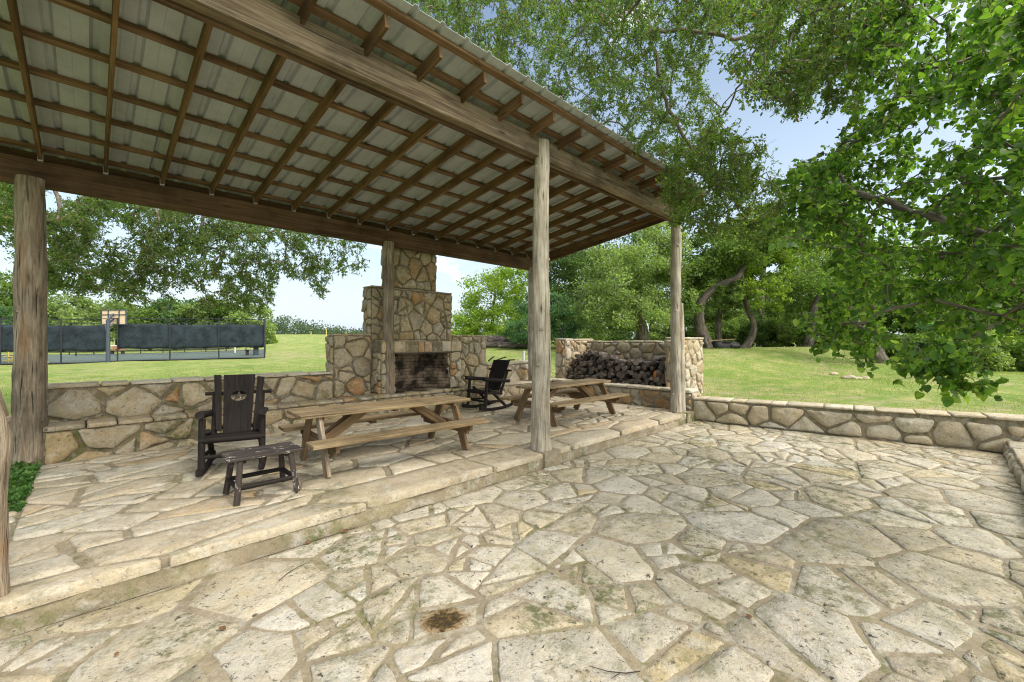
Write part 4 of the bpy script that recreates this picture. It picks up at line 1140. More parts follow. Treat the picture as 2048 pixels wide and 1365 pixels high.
fs = [[l * 20 + k, l * 20 + (k + 1) % 20, (l + 1) * 20 + (k + 1) % 20, (l + 1) * 20 + k] for l in range(3) for k in range(20)] + [list(range(60, 80))]
mb.add(ring, fs, None, 0, True); child(mb, 'basin', M['black'], tr_)
mb = MB(); mb.tube([tp + RGT * (.53 * math.cos(k * .3307)) + FWD * (.29 * math.sin(k * .3307)) + Z * .285 for k in range(20)], .022, 6); child(mb, 'rim', M['black'], tr_)
mb = MB(); mb.beam(tp - RGT * .75 + Z * .35 - FWD * .1, tp + RGT * .55 + Z * .42 + FWD * .1, .16, .035)
tag(mb.build('plank', M['table']), 'grey plank lying across the black trough on the lawn', 'plank')
kp = G0(P(1470, 700, 19.0)) + Z * .11
mb = MB(); mb.tube([kp - RGT * .2, kp - RGT * .18, kp + RGT * .16, kp + RGT * .17, kp - RGT * .1], [.10, .11, .14, .125, .09], 14)
tag(mb.build('bucket', M['black']), 'black bucket tipped over on the lawn beside the trough', 'bucket')
def rock(u, v, D, s, lb, seed, grp, mat='pale'):
    p = G0(P(u, v, D)); bm = bmesh.new(); bmesh.ops.create_icosphere(bm, subdivisions=3, radius=1)
    for q in bm.verts:
        k = 1 + .35 * mnoise.noise(q.co * 1.3 + Vector((seed * 3, 0, 0))) + .12 * mnoise.noise(q.co * 4 + Vector((seed, 0, 0)))
        q.co = Vector((q.co.x * s * 1.2 * k, q.co.y * s * k, max(q.co.z, -.3) * s * .55 * k)) + p
    me = bpy.data.meshes.new('rock'); bm.to_mesh(me); bm.free(); me.materials.append(M[mat])
    for f in me.polygons: f.use_smooth = True
    o = bpy.data.objects.new('rock', me); COL.objects.link(o); tag(o, lb, 'rock', grp)
for k, (u, v, s, lb) in enumerate(((1700, 757, .20, 'largest pale rock, left end of the stone cluster on the lawn'), (1707, 760, .13, 'flat pale rock right beside the largest one in the lawn cluster'), (1716, 762, .10, 'small low rock in the middle of the lawn cluster'), (1731, 757, .12, 'grey rock at the right end of the lawn cluster'), (1727, 762, .08, 'tiny rock in front of the grey one in the lawn cluster'), (1668, 743, .12, 'flat bleached rock alone on the lawn, behind the cluster'))):
    rock(u, v, 13.4 if k < 5 else 14.6, s, lb, k, 'rocks on the lawn')
for k, (u, v, s, lb) in enumerate(((1387, 792, .10, 'lumpy white rock at the outer foot of the woodshed'), (1395, 795, .08, 'small white rock nearest the lawn at the foot of the woodshed'))):
    rock(u, v, 10.6, s, lb, 20 + k, 'rocks at the foot of the woodshed')
# fallen leaves on the paving
def fallen(p, s, a, lb):
    n = 7; vs = []; 
    out = [(0, -.5), (.25, -.25), (.33, .05), (.2, .35), (0, .55), (-.2, .35), (-.33, .05), (-.25, -.25)]
    cA, sA = math.cos(a), math.sin(a)
    for zo in (.012, .014):
        for (x, y) in out: vs.append((p.x + s * (x * cA - y * sA), p.y + s * (x * sA + y * cA), p.z + zo + .25 * s * x * x * 4 * .5))
    k = len(out)
    mb = MB(); mb.add(vs, [list(range(k))[::-1], list(range(k, 2 * k))] + [[i, (i + 1) % k, (i + 1) % k + k, i + k] for i in range(k)]); tag(mb.build('fallen_leaf', M['deadleaf']), lb, 'leaf', 'dead leaves on the paving')
def on(u, v, z): D = FOC * (1.75 - z) / (v - 682); return P(u, v, D)
for u, v, z, s, lb in ((445, 1260, 0, .05, 'largest orange-brown dead leaf, on the patio in the left foreground'), (615, 1087, 0, .06, 'curled dark leaf against the foot of the step, nearest of two'), (690, 1064, 0, .07, 'rust-coloured leaf lying against the foot of the step'), (233, 1312, 0, .035, 'small dead leaf at the left edge of the foreground flagstones'),
                       (1498, 1236, 0, .045, 'thin brown leaf alone on a big cream flagstone, right of the dark stain'), (513, 989, TZ, .06, 'dark dead leaf on the terrace below the small dark stool')):
    fallen(on(u, v, z), s, u * .7, lb)

for k, (u, v, L, a, lb) in enumerate(((590, 1140, .30, .5, 'long curved twig on the patio near the left part of the step'), (1230, 1365 - 25, .26, 2.3, 'twig in the middle foreground of the patio'), (300, 990, .25, .3, 'thin twig on the terrace left of the small dark stool'))):
    z = TZ if k == 2 else 0.0
    p = on(u, v, z + .012); mb = MB(); dr = Vector((math.cos(a), math.sin(a), 0)); pr = Vector((-dr.y, dr.x, 0))
    mb.tube([p - dr * L / 2, p - dr * L * .2 + pr * .018, p + dr * L * .15 + pr * .012, p + dr * L / 2 - pr * .02], [.003, .003, .0025, .0015], 5)
    mb.tube([p - dr * L * .1 + pr * .016, p + dr * L * .12 + pr * .06], [.002, .001], 4)
    tag(mb.build('fallen_twig', M['bark']), lb, 'twig', 'twigs on the paving')
# ------------------------------------------------------------------ vegetation
NR = np.random.default_rng(5)
def unit(a): return a / np.maximum(np.linalg.norm(a, axis=-1, keepdims=True), 1e-9)

SHAPES = {   # outline in leaf lengths: x across, y along; faces share the midrib
    'oval': (np.array([(0, 0), (-.19, .25), (-.21, .62), (0, 1), (.21, .62), (.19, .25)]), [[0, 3, 2, 1], [0, 5, 4, 3]]),
    'heart': (np.array([(0, 0), (-.30, -.06), (-.50, .18), (-.47, .50), (-.26, .82), (0, 1.04), (.26, .82), (.47, .50), (.50, .18), (.30, -.06)]), [[0, 5, 4, 3, 2, 1], [0, 9, 8, 7, 6, 5]]),
    'flake': (np.array([(0, 0), (-.34, .45), (0, 1), (.34, .55)]), [[0, 3, 2, 1]]),
    'blade': (np.array([(-.06, 0), (.06, 0), (.02, 1), (-.02, 1)]), [[0, 1, 2, 3]]),
}
def leaves(pos, d, nrm, size, shape, fold=.35, curl=.0):
    pts, faces = SHAPES[shape]
    d = unit(d); s = unit(np.cross(d, nrm)); n = np.cross(s, d)
    k = len(pts)
    V = pos[:, None, :] + size[:, None, None] * (d[:, None, :] * pts[None, :, 1:2] + s[:, None, :] * pts[None, :, 0:1] + n[:, None, :] * (np.abs(pts[None, :, 0:1]) * fold - curl * pts[None, :, 1:2] ** 2))
    F = np.array(faces)
    polys = (np.arange(len(pos))[:, None, None] * k + F[None]).reshape(-1, F.shape[1])
    return V.reshape(-1, 3), polys

def grow(skel, att, step, wob, droop=0.0, lead=.5):
    """a tree of nodes: skel = list of polylines; every attractor is reached from the nearest wood"""
    cap = 120000
    pos = np.zeros((cap, 3)); par = np.full(cap, -1, dtype=int); n = 0
    for line in skel:
        line = [np.array(p, dtype=float) for p in line]
        if n == 0: pos[0] = line[0]; n = 1; cur = 0
        else: cur = int(np.argmin(((pos[:n] - line[0]) ** 2).sum(1)))
        for a, b in zip(line[:-1], line[1:]):
            m = max(1, int(np.linalg.norm(b - a) / step))
            for k in range(1, m + 1):
                pos[n] = a + (b - a) * k / m + NR.normal(0, wob * step * .25, 3); par[n] = cur; cur = n; n += 1
    att = np.asarray(att); base = pos[0]
    sk_n = n
    key = np.array([np.min(np.linalg.norm(pos[:sk_n] - a, axis=1)) for a in att])
    order = np.argsort(key); tips = []
    depth = np.zeros(cap)
    for i in order:
        a = att[i]
        dd = np.linalg.norm(pos[:n] - a, axis=1)
        j = int(np.argmin(dd + .08 * depth[:n])); L = dd[j]
        pdir = pos[j] - pos[par[j]] if par[j] >= 0 else np.array((0, 0, 1.0))
        pdir = pdir / max(np.linalg.norm(pdir), 1e-6)
        c = pos[j] + pdir * L * lead + np.array((0, 0, droop * L)); m = max(2, int(L / step)); cur = j
        for k in range(1, m + 1):
            t = k / m
            p = (1 - t) ** 2 * pos[j] + 2 * t * (1 - t) * c + t * t * a
            if k < m: p = p + NR.normal(0, wob * step * .4, 3)
            pos[n] = p; par[n] = cur; depth[n] = depth[cur] + L / m; cur = n; n += 1
        tips.append(cur)
    return pos[:n].copy(), par[:n].copy(), np.array(tips), order

def wood(pos, par, tips, r_tip, power, rmax=9.0, sides=5):
    n = len(pos); cnt = np.zeros(n); cnt[tips] += 1
    for i in range(n - 1, 0, -1):
        cnt[par[i]] += cnt[i]
    cnt = np.maximum(cnt, .6)
    rad = np.minimum(r_tip * cnt ** power, rmax)
    kids = [[] for _ in range(n)]
    for i in range(1, n): kids[par[i]].append(i)
    mb = MB(); stack = [(0, None)]
    while stack:
        i, frm = stack.pop()
        chain = [frm, i] if frm is not None else [i]
        while kids[i]:
            ks = sorted(kids[i], key=lambda k: -cnt[k])
            for k in ks[1:]: stack.append((k, i))
            i = ks[0]; chain.append(i)
        if len(chain) < 2: continue
        pts = [Vector(pos[k]) for k in chain]; rr = [float(rad[k]) for k in chain]
        if frm is not None: rr[0] = rr[1]
        ok = [0] + [k for k in range(1, len(pts)) if (pts[k] - pts[k - 1]).length > 1e-4]
        pts = [pts[k] for k in ok]; rr = [rr[k] for k in ok]
        if len(pts) < 2: continue
        sd = 10 if max(rr) > .09 else (6 if max(rr) > .03 else (4 if max(rr) > .008 else 3))
        mb.tube(pts, rr, sd, lump=.10 if max(rr) > .05 else 0, lf=2.0, seed=len(mb.v) * .01, cap=False)
    return mb

def inside(poly, u, v):
    r = False; n = len(poly)
    for i in range(n):
        x1, y1 = poly[i]; x2, y2 = poly[(i + 1) % n]
        if (y1 > v) != (y2 > v) and u < (x2 - x1) * (v - y1) / (y2 - y1) + x1: r = not r
    return r
def sample(poly, n, Df, seed, thr=-.25, f=.012):
    rng = random.Random(seed); us = [p[0] for p in poly]; vs = [p[1] for p in poly]; out = []
    tries = 0
    while len(out) < n and tries < n * 60:
        tries += 1
        u = rng.uniform(min(us), max(us)); v = rng.uniform(min(vs), max(vs))
        if not inside(poly, u, v): continue
        D = Df(u, v, rng)
        p = P(u, v, D)
        if mnoise.noise(Vector((u * f, v * f, D * .45 + seed))) < thr: continue
        if p.z < .3: continue
        out.append(tuple(p))
    return out

def twiggy(root_obj, skel, att, step, wob, droop, r_tip, power, rmax, matw, matl, shape, per, lsize, tl, leafdroop, names=('branches', 'leaves'), lead=.5, fold=.35, curl=.1, tw_n=5, upb=.6):
    pos, par, tips, order = grow(skel, att, step, wob, droop, lead)
    mb = wood(pos, par, tips, r_tip, power, rmax)
    # side twigs at every tip and the leaves along them
    T = pos[tips]; D0 = unit(pos[tips] - pos[par[tips]])
    nT = len(T); B = np.repeat(T, tw_n, 0); Dt = unit(np.repeat(D0, tw_n, 0) * .7 + NR.normal(0, .75, (nT * tw_n, 3)) + np.array((0, 0, -leafdroop)))
    # start the twigs a little back along the shoot
    back = NR.uniform(0, 1, (nT * tw_n, 1)); B = B - np.repeat(pos[tips] - pos[par[tips]], tw_n, 0) * back * 1.6
    Lt = NR.uniform(.5, 1.2, nT * tw_n) * tl
    s = unit(np.cross(Dt, NR.normal(0, 1, Dt.shape))); t = np.cross(Dt, s)
    E = B + Dt * Lt[:, None]
    r0 = r_tip * .8
    V = np.stack([B + s * r0, B + (-.5 * s + .87 * t) * r0, B + (-.5 * s - .87 * t) * r0, E + s * r0 * .4, E + (-.5 * s + .87 * t) * r0 * .4, E + (-.5 * s - .87 * t) * r0 * .4], 1).reshape(-1, 3)
    base = len(mb.v)
    F = np.array([[0, 1, 4, 3], [1, 2, 5, 4], [2, 0, 3, 5]])
    mb.v.extend(map(tuple, V.tolist()))
    ff = (np.arange(len(B))[:, None, None] * 6 + F[None]).reshape(-1, 4) + base
    mb.f.extend(ff.tolist()); mb.uv.extend([[(0, 0), (0, .01), (.1, .01), (.1, 0)]] * len(ff)); mb.mi.extend([0] * len(ff)); mb.sm.extend([True] * len(ff))
    child(mb, names[0], matw, root_obj)
    n = nT * tw_n * per
    tt = NR.uniform(.1, 1.05, n); R = np.repeat(np.arange(nT * tw_n), per)
    lp = B[R] + Dt[R] * (Lt[R] * tt)[:, None] + NR.normal(0, .006, (n, 3))
    ld = unit(Dt[R] * .5 + NR.normal(0, .75, (n, 3)) + np.array((0, 0, -leafdroop)))
    ln = unit(NR.normal(0, .55, (n, 3)) + np.array((0, 0, upb)))
    sz = lsize * NR.uniform(.6, 1.25, n)
    V, F = leaves(lp, ld, ln, sz, shape, fold, curl)
    o = mesh_np(names[1], V, F, matl, None, smooth=False); o.parent = root_obj; o.matrix_local = Matrix.Translation(-root_obj.location)
    return o

# --- the big oak over the roof: its trunk is behind the tripod
oak = empty('oak_tree', (3.2, -4.5, 0), 'old live oak whose fine-leaved boughs hang over the right half of the roof', 'tree', 0, 'trees of the garden')
polyA = [(690, -40), (760, 10), (900, 92), (1100, 215), (1240, 300), (1345, 352), (1420, 330), (1440, 230), (1400, 150), (1440, 40), (1500, -60)]
polyA2 = [(1330, 310), (1440, 250), (1530, 290), (1570, 350), (1570, 430), (1520, 470), (1440, 480), (1380, 470), (1345, 440), (1330, 400)]
polyB = [(1400, -60), (1850, -60), (1800, 100), (1740, 190), (1690, 215), (1640, 195), (1600, 250), (1550, 215), (1490, 170), (1450, 80)]
polyC = [(1440, 310), (1560, 330), (1600, 400), (1580, 470), (1500, 500), (1470, 420)]
att = sample(polyA, 1350, lambda u, v, r: r.uniform(6.2, 10.5), 1, -.30)
att += sample(polyA2, 240, lambda u, v, r: r.uniform(5.6, 8.2), 2, -.3)
att += sample([(1330, 330), (1390, 320), (1450, 360), (1450, 440), (1370, 450), (1330, 400)], 40, lambda u, v, r: r.uniform(6.2, 8.3), 7, -.5)
att += sample(polyB, 420, lambda u, v, r: r.uniform(3.8, 7.0), 3, -.32, .014)
att += sample(polyC, 60, lambda u, v, r: r.uniform(5.5, 8.0), 4, -.1)
skel = [[(3.2, -4.5, -.2), (3.3, -4.0, 2.5), (3.7, -2.6, 5.2), (4.6, -.2, 6.6), (5.8, 2.2, 7.4), (7.4, 4.4, 8.0), (9.6, 6.4, 8.4)],
        [(4.6, -.2, 6.6), (6.2, .6, 6.9), (8.2, 2.2, 6.9), (9.6, 3.4, 6.4)],
        [(3.7, -2.6, 5.2), (5.2, -1.0, 5.6), (6.4, .4, 5.6)],
        [(5.8, 2.2, 7.4), tuple(P(975, -90, 8.6)), tuple(P(958, 40, 8.9)), tuple(P(962, 105, 9.0))],
        [(7.4, 4.4, 8.0), tuple(P(1160, -30, 9.6)), tuple(P(1165, 60, 9.4)), tuple(P(1190, 150, 9.2))],
        [(8.2, 2.2, 6.9), tuple(P(1365, -20, 7.8)), tuple(P(1410, 70, 7.6)), tuple(P(1460, 120, 7.4))],
        [(8.2, 2.2, 6.9), tuple(P(1300, 60, 7.6)), tuple(P(1330, 200, 7.4)), tuple(P(1400, 340, 7.3))]]
twiggy(oak, skel, att, .16, .55, .10, .0034, .36, .17, M['twig'], M['oakleaf'], 'oval', 13, .045, .20, .25, tw_n=6)
oak.children[0].name = 'branches'

# --- oak limbs that hang behind the terrace on the left
oak2 = empty('oak_tree', (-4.6, 11.2, hz(-4.6, 11.2)), 'live oak whose low boughs droop over the back wall on the left, before the court', 'tree', 0, 'trees of the garden')
polyL = [(-60, 340), (75, 350), (300, 390), (600, 455), (752, 490), (745, 525), (700, 545), (650, 550), (655, 585), (630, 590), (612, 560), (560, 540), (545, 600), (520, 622), (440, 615), (400, 625), (330, 612), (300, 600), (262, 612), (215, 575), (165, 585), (120, 575), (75, 580), (20, 470), (-60, 480)]
att = sample(polyL, 1500, lambda u, v, r: (6.6 + max(0, u) / 750 * 3.2) + r.uniform(0, 2.6), 21, -.34, .011)
skel = [[(-4.6, 11.2, 0), (-4.4, 11.2, 2.6), (-3.6, 11.0, 5.0), (-2.0, 11.0, 6.2), (.5, 11.2, 6.6), (3.2, 11.6, 6.4), (5.0, 12.0, 6.0)],
        [(-2.0, 11.0, 6.2), tuple(P(290, 340, 8.8)), tuple(P(318, 440, 8.7)), tuple(P(280, 520, 8.6))], [(-3.6, 11.0, 5.0), tuple(P(100, 320, 8.0)), tuple(P(120, 430, 7.8))],
        [(.5, 11.2, 6.6), tuple(P(420, 370, 9.6)), tuple(P(400, 480, 9.6))]]
twiggy(oak2, skel, att, .16, .55, .10, .0034, .38, .20, M['twig'], M['oakleaf'], 'oval', 13, .048, .20, .3, tw_n=6)

# --- the broad-leaved tree at the right, close by
rb_base = P(1024 + 857 * 4.9 / 2.3, 682, 2.3); rb_base.z = 0
rb = empty('broadleaf_tree', rb_base, 'dark broad-leaved tree with big round leaves reaching in close from the right edge', 'tree', 0, 'trees of the garden')
polyR = [(1680, 60), (1720, -60), (2260, -80), (2260, 700), (2080, 680), (2000, 650), (1960, 670), (1920, 680), (1860, 640), (1800, 640), (1760, 560), (1720, 460), (1700, 380), (1690, 300), (1700, 250), (1700, 190)]
polyRs = [(1700, 250), (1600, 320), (1575, 400), (1590, 480), (1640, 560), (1680, 690), (1780, 690), (1800, 640), (1760, 560), (1720, 460), (1700, 380)]
polyR2 = [(1540, 440), (1640, 420), (1700, 560), (1700, 690), (1640, 705), (1585, 640), (1600, 520)]
polyR3 = [(1800, 690), (1870, 690), (1870, 745), (1810, 770)]
polyR4 = [(1870, 690), (1960, 690), (1950, 740), (1910, 780), (1875, 750)]
polyR0 = [(1570, 340), (1650, 300), (1720, 250), (1700, 420), (1600, 450)]
dR = lambda u, v, r: 1.9 + max(0, (2150 - u)) / 560 * 2.2 + r.uniform(0, 2.3)
att = sample(polyR, 1250, dR, 31, -.33) + sample(polyRs, 190, dR, 37, -.08) + sample(polyR2, 34, lambda u, v, r: r.uniform(3.4, 4.6), 32, -.1) + sample(polyR0, 60, lambda u, v, r: r.uniform(3.6, 5), 36, -.2) + sample(polyR3, 10, lambda u, v, r: r.uniform(2.7, 3.0), 33, -1) + sample(polyR4, 12, lambda u, v, r: r.uniform(2.6, 2.9), 34, -1)
att += [tuple(P(1950, 770, 2.75)), tuple(P(1985, 775, 2.75)), tuple(P(1640, 690, 3.6)), tuple(P(1680, 712, 3.6)), tuple(P(1720, 715, 3.5)), tuple(P(1765, 720, 3.4))]
skel = [[tuple(rb_base - Z * .2), tuple(rb_base + Vector((0, .05, 1.3))), tuple(rb_base + Vector((.15, .3, 2.2)))],
        [tuple(rb_base + Vector((.15, .3, 2.2))), tuple(P(2350, 560, 2.9)), tuple(P(2050, 500, 3.1)), tuple(P(1850, 430, 3.6)), tuple(P(1690, 375, 4.2))],
        [tuple(rb_base + Vector((.15, .3, 2.2))), tuple(P(2420, 200, 3.0)), tuple(P(2150, 60, 3.4)), tuple(P(1950, -30, 3.8))],
        [tuple(rb_base + Vector((0, .05, 1.3))), tuple(P(2300, 660, 2.8)), tuple(P(2020, 640, 2.9)), tuple(P(1860, 600, 3.2)), tuple(P(1700, 650, 3.6))],
        [tuple(P(2020, 640, 2.9)), tuple(P(1900, 690, 2.85)), tuple(P(1880, 740, 2.8))]]
twiggy(rb, skel, att,   .09, .5, .05, .0028, .40, .09, M['twig'], M['redbud'], 'heart', 5, .047, .16, .45, tw_n=4, fold=.22, curl=.18, upb=.9)

# --- background trees
def scene_tree(name, label, group, trunk, blobs, nleaf, lsize, mat, seed, barkm='bark', rtip=.012, power=.42, clump=.2, extra=None, shell=.5, cat='tree'):
    rng = np.random.default_rng(seed)
    tp = [P(u, v, D) for (u, v, D, r) in trunk]
    tp[0].z = min(tp[0].z, hz(tp[0].x, tp[0].y))
    root = empty(name, tp[0], label, cat, 0, group)
    cs = []; cr = []; wts = []
    Fv = np.array(FWD); Rv = np.array(RGT); Zv = np.array((0, 0, 1.0))
    for (u, v, D, ru, rv) in blobs:
        c = np.array(P(u, v, D)); rx = ru * D / FOC; rz = rv * D / FOC; rd = (rx * .8 + rz * .2)
        K = max(7, int(13 * (rx * rz) ** .5 / max(.35, (rx * rz) ** .5 * clump) * .42))
        dr = unit(rng.normal(0, 1, (K, 3))); rr = rng.uniform(shell, 1.0, K) ** .8
        p = c + Rv * (dr[:, :1] * rx * rr[:, None]) + Fv * (dr[:, 1:2] * rd * rr[:, None]) + Zv * (dr[:, 2:] * rz * rr[:, None])
        cs.append(p); cr.append(np.full(K, clump * (rx * rz) ** .5) * rng.uniform(.7, 1.4, K)); wts.append(np.full(K, rx * rz / K))
    cs = np.concatenate(cs); cr = np.concatenate(cr); wts = np.concatenate(wts); wts /= wts.sum()
    ground = hgt(cs[:, 0], cs[:, 1]); cs[:, 2] = np.maximum(cs[:, 2], ground + .1)
    pick = rng.choice(len(cs), nleaf, p=wts)
    nv = rng.normal(0, 1, (nleaf, 3)); nv /= np.maximum(1, np.linalg.norm(nv, axis=1, keepdims=True) / 1.9)
    lp = cs[pick] + nv * cr[pick][:, None] * np.array((1, 1, .62))
    lp[:, 2] = np.maximum(lp[:, 2], hgt(lp[:, 0], lp[:, 1]) + .02)
    ld = unit(rng.normal(0, 1, (nleaf, 3)) + np.array((0, 0, -.3))); ln = unit(rng.normal(0, .8, (nleaf, 3)) + np.array((0, 0, .8)))
    V, F = leaves(lp, ld, ln, lsize * rng.uniform(.6, 1.35, nleaf), 'flake', .3)
    cro = mesh_np('crown', V, F, M[mat], None, smooth=False); cro.parent = root; cro.matrix_local = Matrix.Translation(-root.location)
    # trunk, limbs
    mb = MB()
    if len(tp) > 1:
        n = 20 * (len(tp) - 1); pts = []; rr = []
        for i in range(n + 1):
            t = i / n * (len(tp) - 1); k = min(int(t), len(tp) - 2); f = t - k
            p0 = tp[max(k - 1, 0)]; p1 = tp[k]; p2 = tp[k + 1]; p3 = tp[min(k + 2, len(tp) - 1)]
            q = .5 * ((2 * p1) + (p2 - p0) * f + (2 * p0 - 5 * p1 + 4 * p2 - p3) * f * f + (3 * p1 - p0 - 3 * p2 + p3) * f ** 3)
            pts.append(q); rr.append(trunk[k][3] * (1 - f) + trunk[k + 1][3] * f)
        pts[0] = pts[0] - Z * .25; rr[0] *= 1.35; rr[1] *= 1.2; rr[2] *= 1.08
        mb.tube(pts, rr, 22, lump=.22, lf=2.6, seed=seed)
        line = [tuple(p) for p in pts[n // 4::6]]
        at = cs[rng.choice(len(cs), min(len(cs), 60), replace=False)]
        pos, par, tips, order = grow([line], at, .35, .5, .12, .45)
        m2 = wood(pos, par, tips, rtip, power, trunk[-1][3] * .9)
        off = len(mb.v); mb.v += m2.v; mb.f += [[i + off for i in f] for f in m2.f]; mb.uv += m2.uv; mb.mi += m2.mi; mb.sm += m2.sm
    if mb.v: child(mb, 'trunk', M[barkm], root)
    return root
TG = 'trees at the edge of the lawn'
scene_tree('oak_tree', 'broad pale green live oak directly behind the woodshed', TG, [(1285, 692, 20.5, .3), (1282, 650, 20.5, .26), (1262, 600, 20.3, .2), (1230, 575, 20, .14)],
           [(1235, 560, 19.8, 78, 75), (1300, 520, 20.5, 70, 62), (1195, 630, 19.5, 55, 52), (1330, 590, 20.2, 55, 60), (1270, 625, 19, 70, 48), (1330, 480, 21, 50, 45)], 30000, .115, 'leaf_light', 101)
scene_tree('dark_oak', 'dark open-branched oak behind the silvery post', TG, [(1145, 690, 27, .28), (1140, 640, 27, .24), (1125, 590, 27, .18)],
           [(1130, 560, 27, 60, 60), (1180, 520, 27.5, 90, 50), (1110, 520, 28, 60, 50), (1240, 490, 28, 90, 40), (1150, 620, 26, 45, 40)], 17000, .15, 'leaf_dark', 102, clump=.17)
scene_tree('cedar_bush', 'blue-green cedar bush just left of the silvery post', 'bushes on the lawn', [(1062, 692, 23, .1), (1062, 650, 23, .06)], [(1058, 645, 23, 45, 48), (1035, 665, 22.6, 28, 30), (1072, 610, 23.4, 30, 30)], 11000, .10, 'leaf_blue', 103, cat='bush')
scene_tree('cedar_bush', 'blue-green cedar bush just right of the silvery post, over the woodshed', 'bushes on the lawn', [(1125, 690, 22, .1), (1124, 650, 22, .06)], [(1122, 645, 22, 38, 50), (1148, 668, 22, 30, 26), (1110, 620, 22.4, 28, 30)], 9000, .10, 'leaf_blue', 104, cat='bush')
scene_tree('young_elm', 'airy yellow-green tree rising right behind the fireplace', TG, [(985, 690, 33, .16), (985, 640, 33, .12), (990, 590, 33, .08)],
           [(985, 590, 33, 62, 45), (945, 630, 33, 42, 40), (1020, 570, 33.5, 45, 42), (1000, 640, 32.5, 55, 35), (1040, 600, 34, 30, 40)], 15000, .17, 'leaf_yellow', 105, clump=.19)
scene_tree('shrub', 'low yellow-green shrub at the right shoulder of the fireplace', 'bushes on the lawn', [(930, 690, 31, .06), (930, 670, 31, .04)], [(925, 660, 31, 30, 28), (960, 668, 31, 36, 24), (1000, 668, 30.5, 30, 22)], 6000, .15, 'leaf_yellow', 106, cat='bush')
scene_tree('crooked_oak', 'crooked oak with a thick trunk bent to the right, beside the slim right post', TG, [(1414, 697, 20, .34), (1399, 645, 20, .22), (1403, 603, 20, .19), (1438, 572, 20, .16), (1476, 552, 20, .125), (1490, 515, 20.2, .10)],
           [(1420, 500, 20, 62, 45), (1490, 480, 20, 62, 42), (1395, 545, 20.5, 35, 32), (1450, 530, 21, 45, 30), (1385, 610, 19.4, 16, 30), (1462, 585, 19.6, 26, 16)], 20000, .12, 'leaf_mid', 107)
scene_tree('forked_tree', 'forked dark-stemmed tree between the crooked oak and the trough', TG, [(1438, 694, 23, .19), (1436, 650, 23, .15), (1446, 605, 23, .12), (1466, 570, 23, .08)],
           [(1470, 570, 23.5, 40, 28), (1420, 620, 23.5, 25, 25), (1440, 560, 24, 40, 30), (1462, 620, 22.6, 24, 20), (1425, 585, 22.4, 20, 16)], 9000, .13, 'leaf_light', 108)
scene_tree('wavy_tree', 'slim grey tree with an s-shaped trunk to the right of the trough', TG, [(1490, 697, 21.5, .22), (1505, 670, 21.5, .16), (1506, 645, 21.5, .13), (1493, 612, 21.5, .115), (1488, 575, 21.5, .12)],
           [(1530, 545, 22, 70, 40), (1560, 490, 22, 60, 38), (1500, 520, 22.4, 40, 35), (1600, 520, 22.5, 45, 40), (1540, 600, 21.2, 34, 24), (1490, 580, 21, 30, 18)], 16000, .13, 'leaf_yellow', 109, clump=.16)
scene_tree('grey_tree', 'straight pale-trunked tree half behind the round leaves', TG, [(1617, 695, 23, .25), (1622, 655, 23, .2), (1630, 610, 23, .17), (1660, 560, 23, .1)],
           [(1640, 570, 23.5, 70, 45), (1700, 540, 23, 70, 50), (1600, 600, 24, 45, 30)], 12000, .13, 'leaf_mid', 110)
scene_tree('leaning_tree', 'stout pale tree trunk leaning left at the middle of the lawn', TG, [(1757, 728, 16, .36), (1744, 700, 16, .27), (1722, 668, 16, .23), (1706, 640, 16, .2), (1690, 590, 16, .14)],
           [(1690, 540, 16.3, 110, 55), (1780, 530, 16.8, 90, 60), (1720, 590, 17, 60, 35)], 15000, .10, 'leaf_mid', 111)
BG = 'bushes along the wood edge'
rows = [(1365, 655, 26, 45, 40, 'leaf_dark', 'dark bush at the foot of the crooked oak, behind the slim post'), (1425, 665, 27, 45, 34, 'leaf_mid', 'mid green bush behind the trough'), (1470, 655, 28, 40, 40, 'leaf_light', 'light green bush seen between the forked and the wavy trunks'),
        (1165, 676, 24, 42, 24, 'leaf_mid', 'low bush peeping over the left end of the woodshed'), (1250, 678, 25, 50, 24, 'leaf_dark', 'low dark bush peeping over the middle of the woodshed'), (1325, 672, 25, 40, 26, 'leaf_light', 'low light bush peeping over the right end of the woodshed'),
        (1530, 650, 27, 45, 46, 'leaf_dark', 'dark bush right of the s-shaped trunk'), (1580, 660, 26, 45, 40, 'leaf_mid', 'bush left of the straight pale trunk'), (1660, 650, 25, 50, 46, 'leaf_dark', 'dark bush right of the straight pale trunk'),
        (1720, 672, 22, 45, 36, 'leaf_mid', 'bush behind the leaning trunk'), (1800, 690, 19, 50, 32, 'leaf_mid', 'bush right of the leaning trunk, at the lawn edge'), (1870, 690, 18.5, 50, 40, 'leaf_blue', 'blue-green bush in the middle of the right lawn edge'),
        (1945, 705, 16.5, 55, 42, 'leaf_light', 'paler leafy bush above the corner of the low garden wall'), (2040, 700, 16.5, 60, 50, 'leaf_mid', 'bush at the right edge of the view, on the lawn edge'), (2150, 690, 17, 70, 60, 'leaf_dark', 'dark bush outside the right edge of the lawn')]
for k, (u, v, D, ru, rv, m, lb) in enumerate(rows):
    scene_tree('bush', lb, BG, [(u, v + rv, D, .05), (u, v, D, .03)], [(u, v, D, ru, rv), (u - ru * .5, v + rv * .4, D - .4, ru * .6, rv * .6), (u + ru * .5, v + rv * .35, D - .3, ru * .6, rv * .6)], 7500, .12, m, 200 + k, cat='bush')
BT = 'tall trees of the wood behind the lawn'
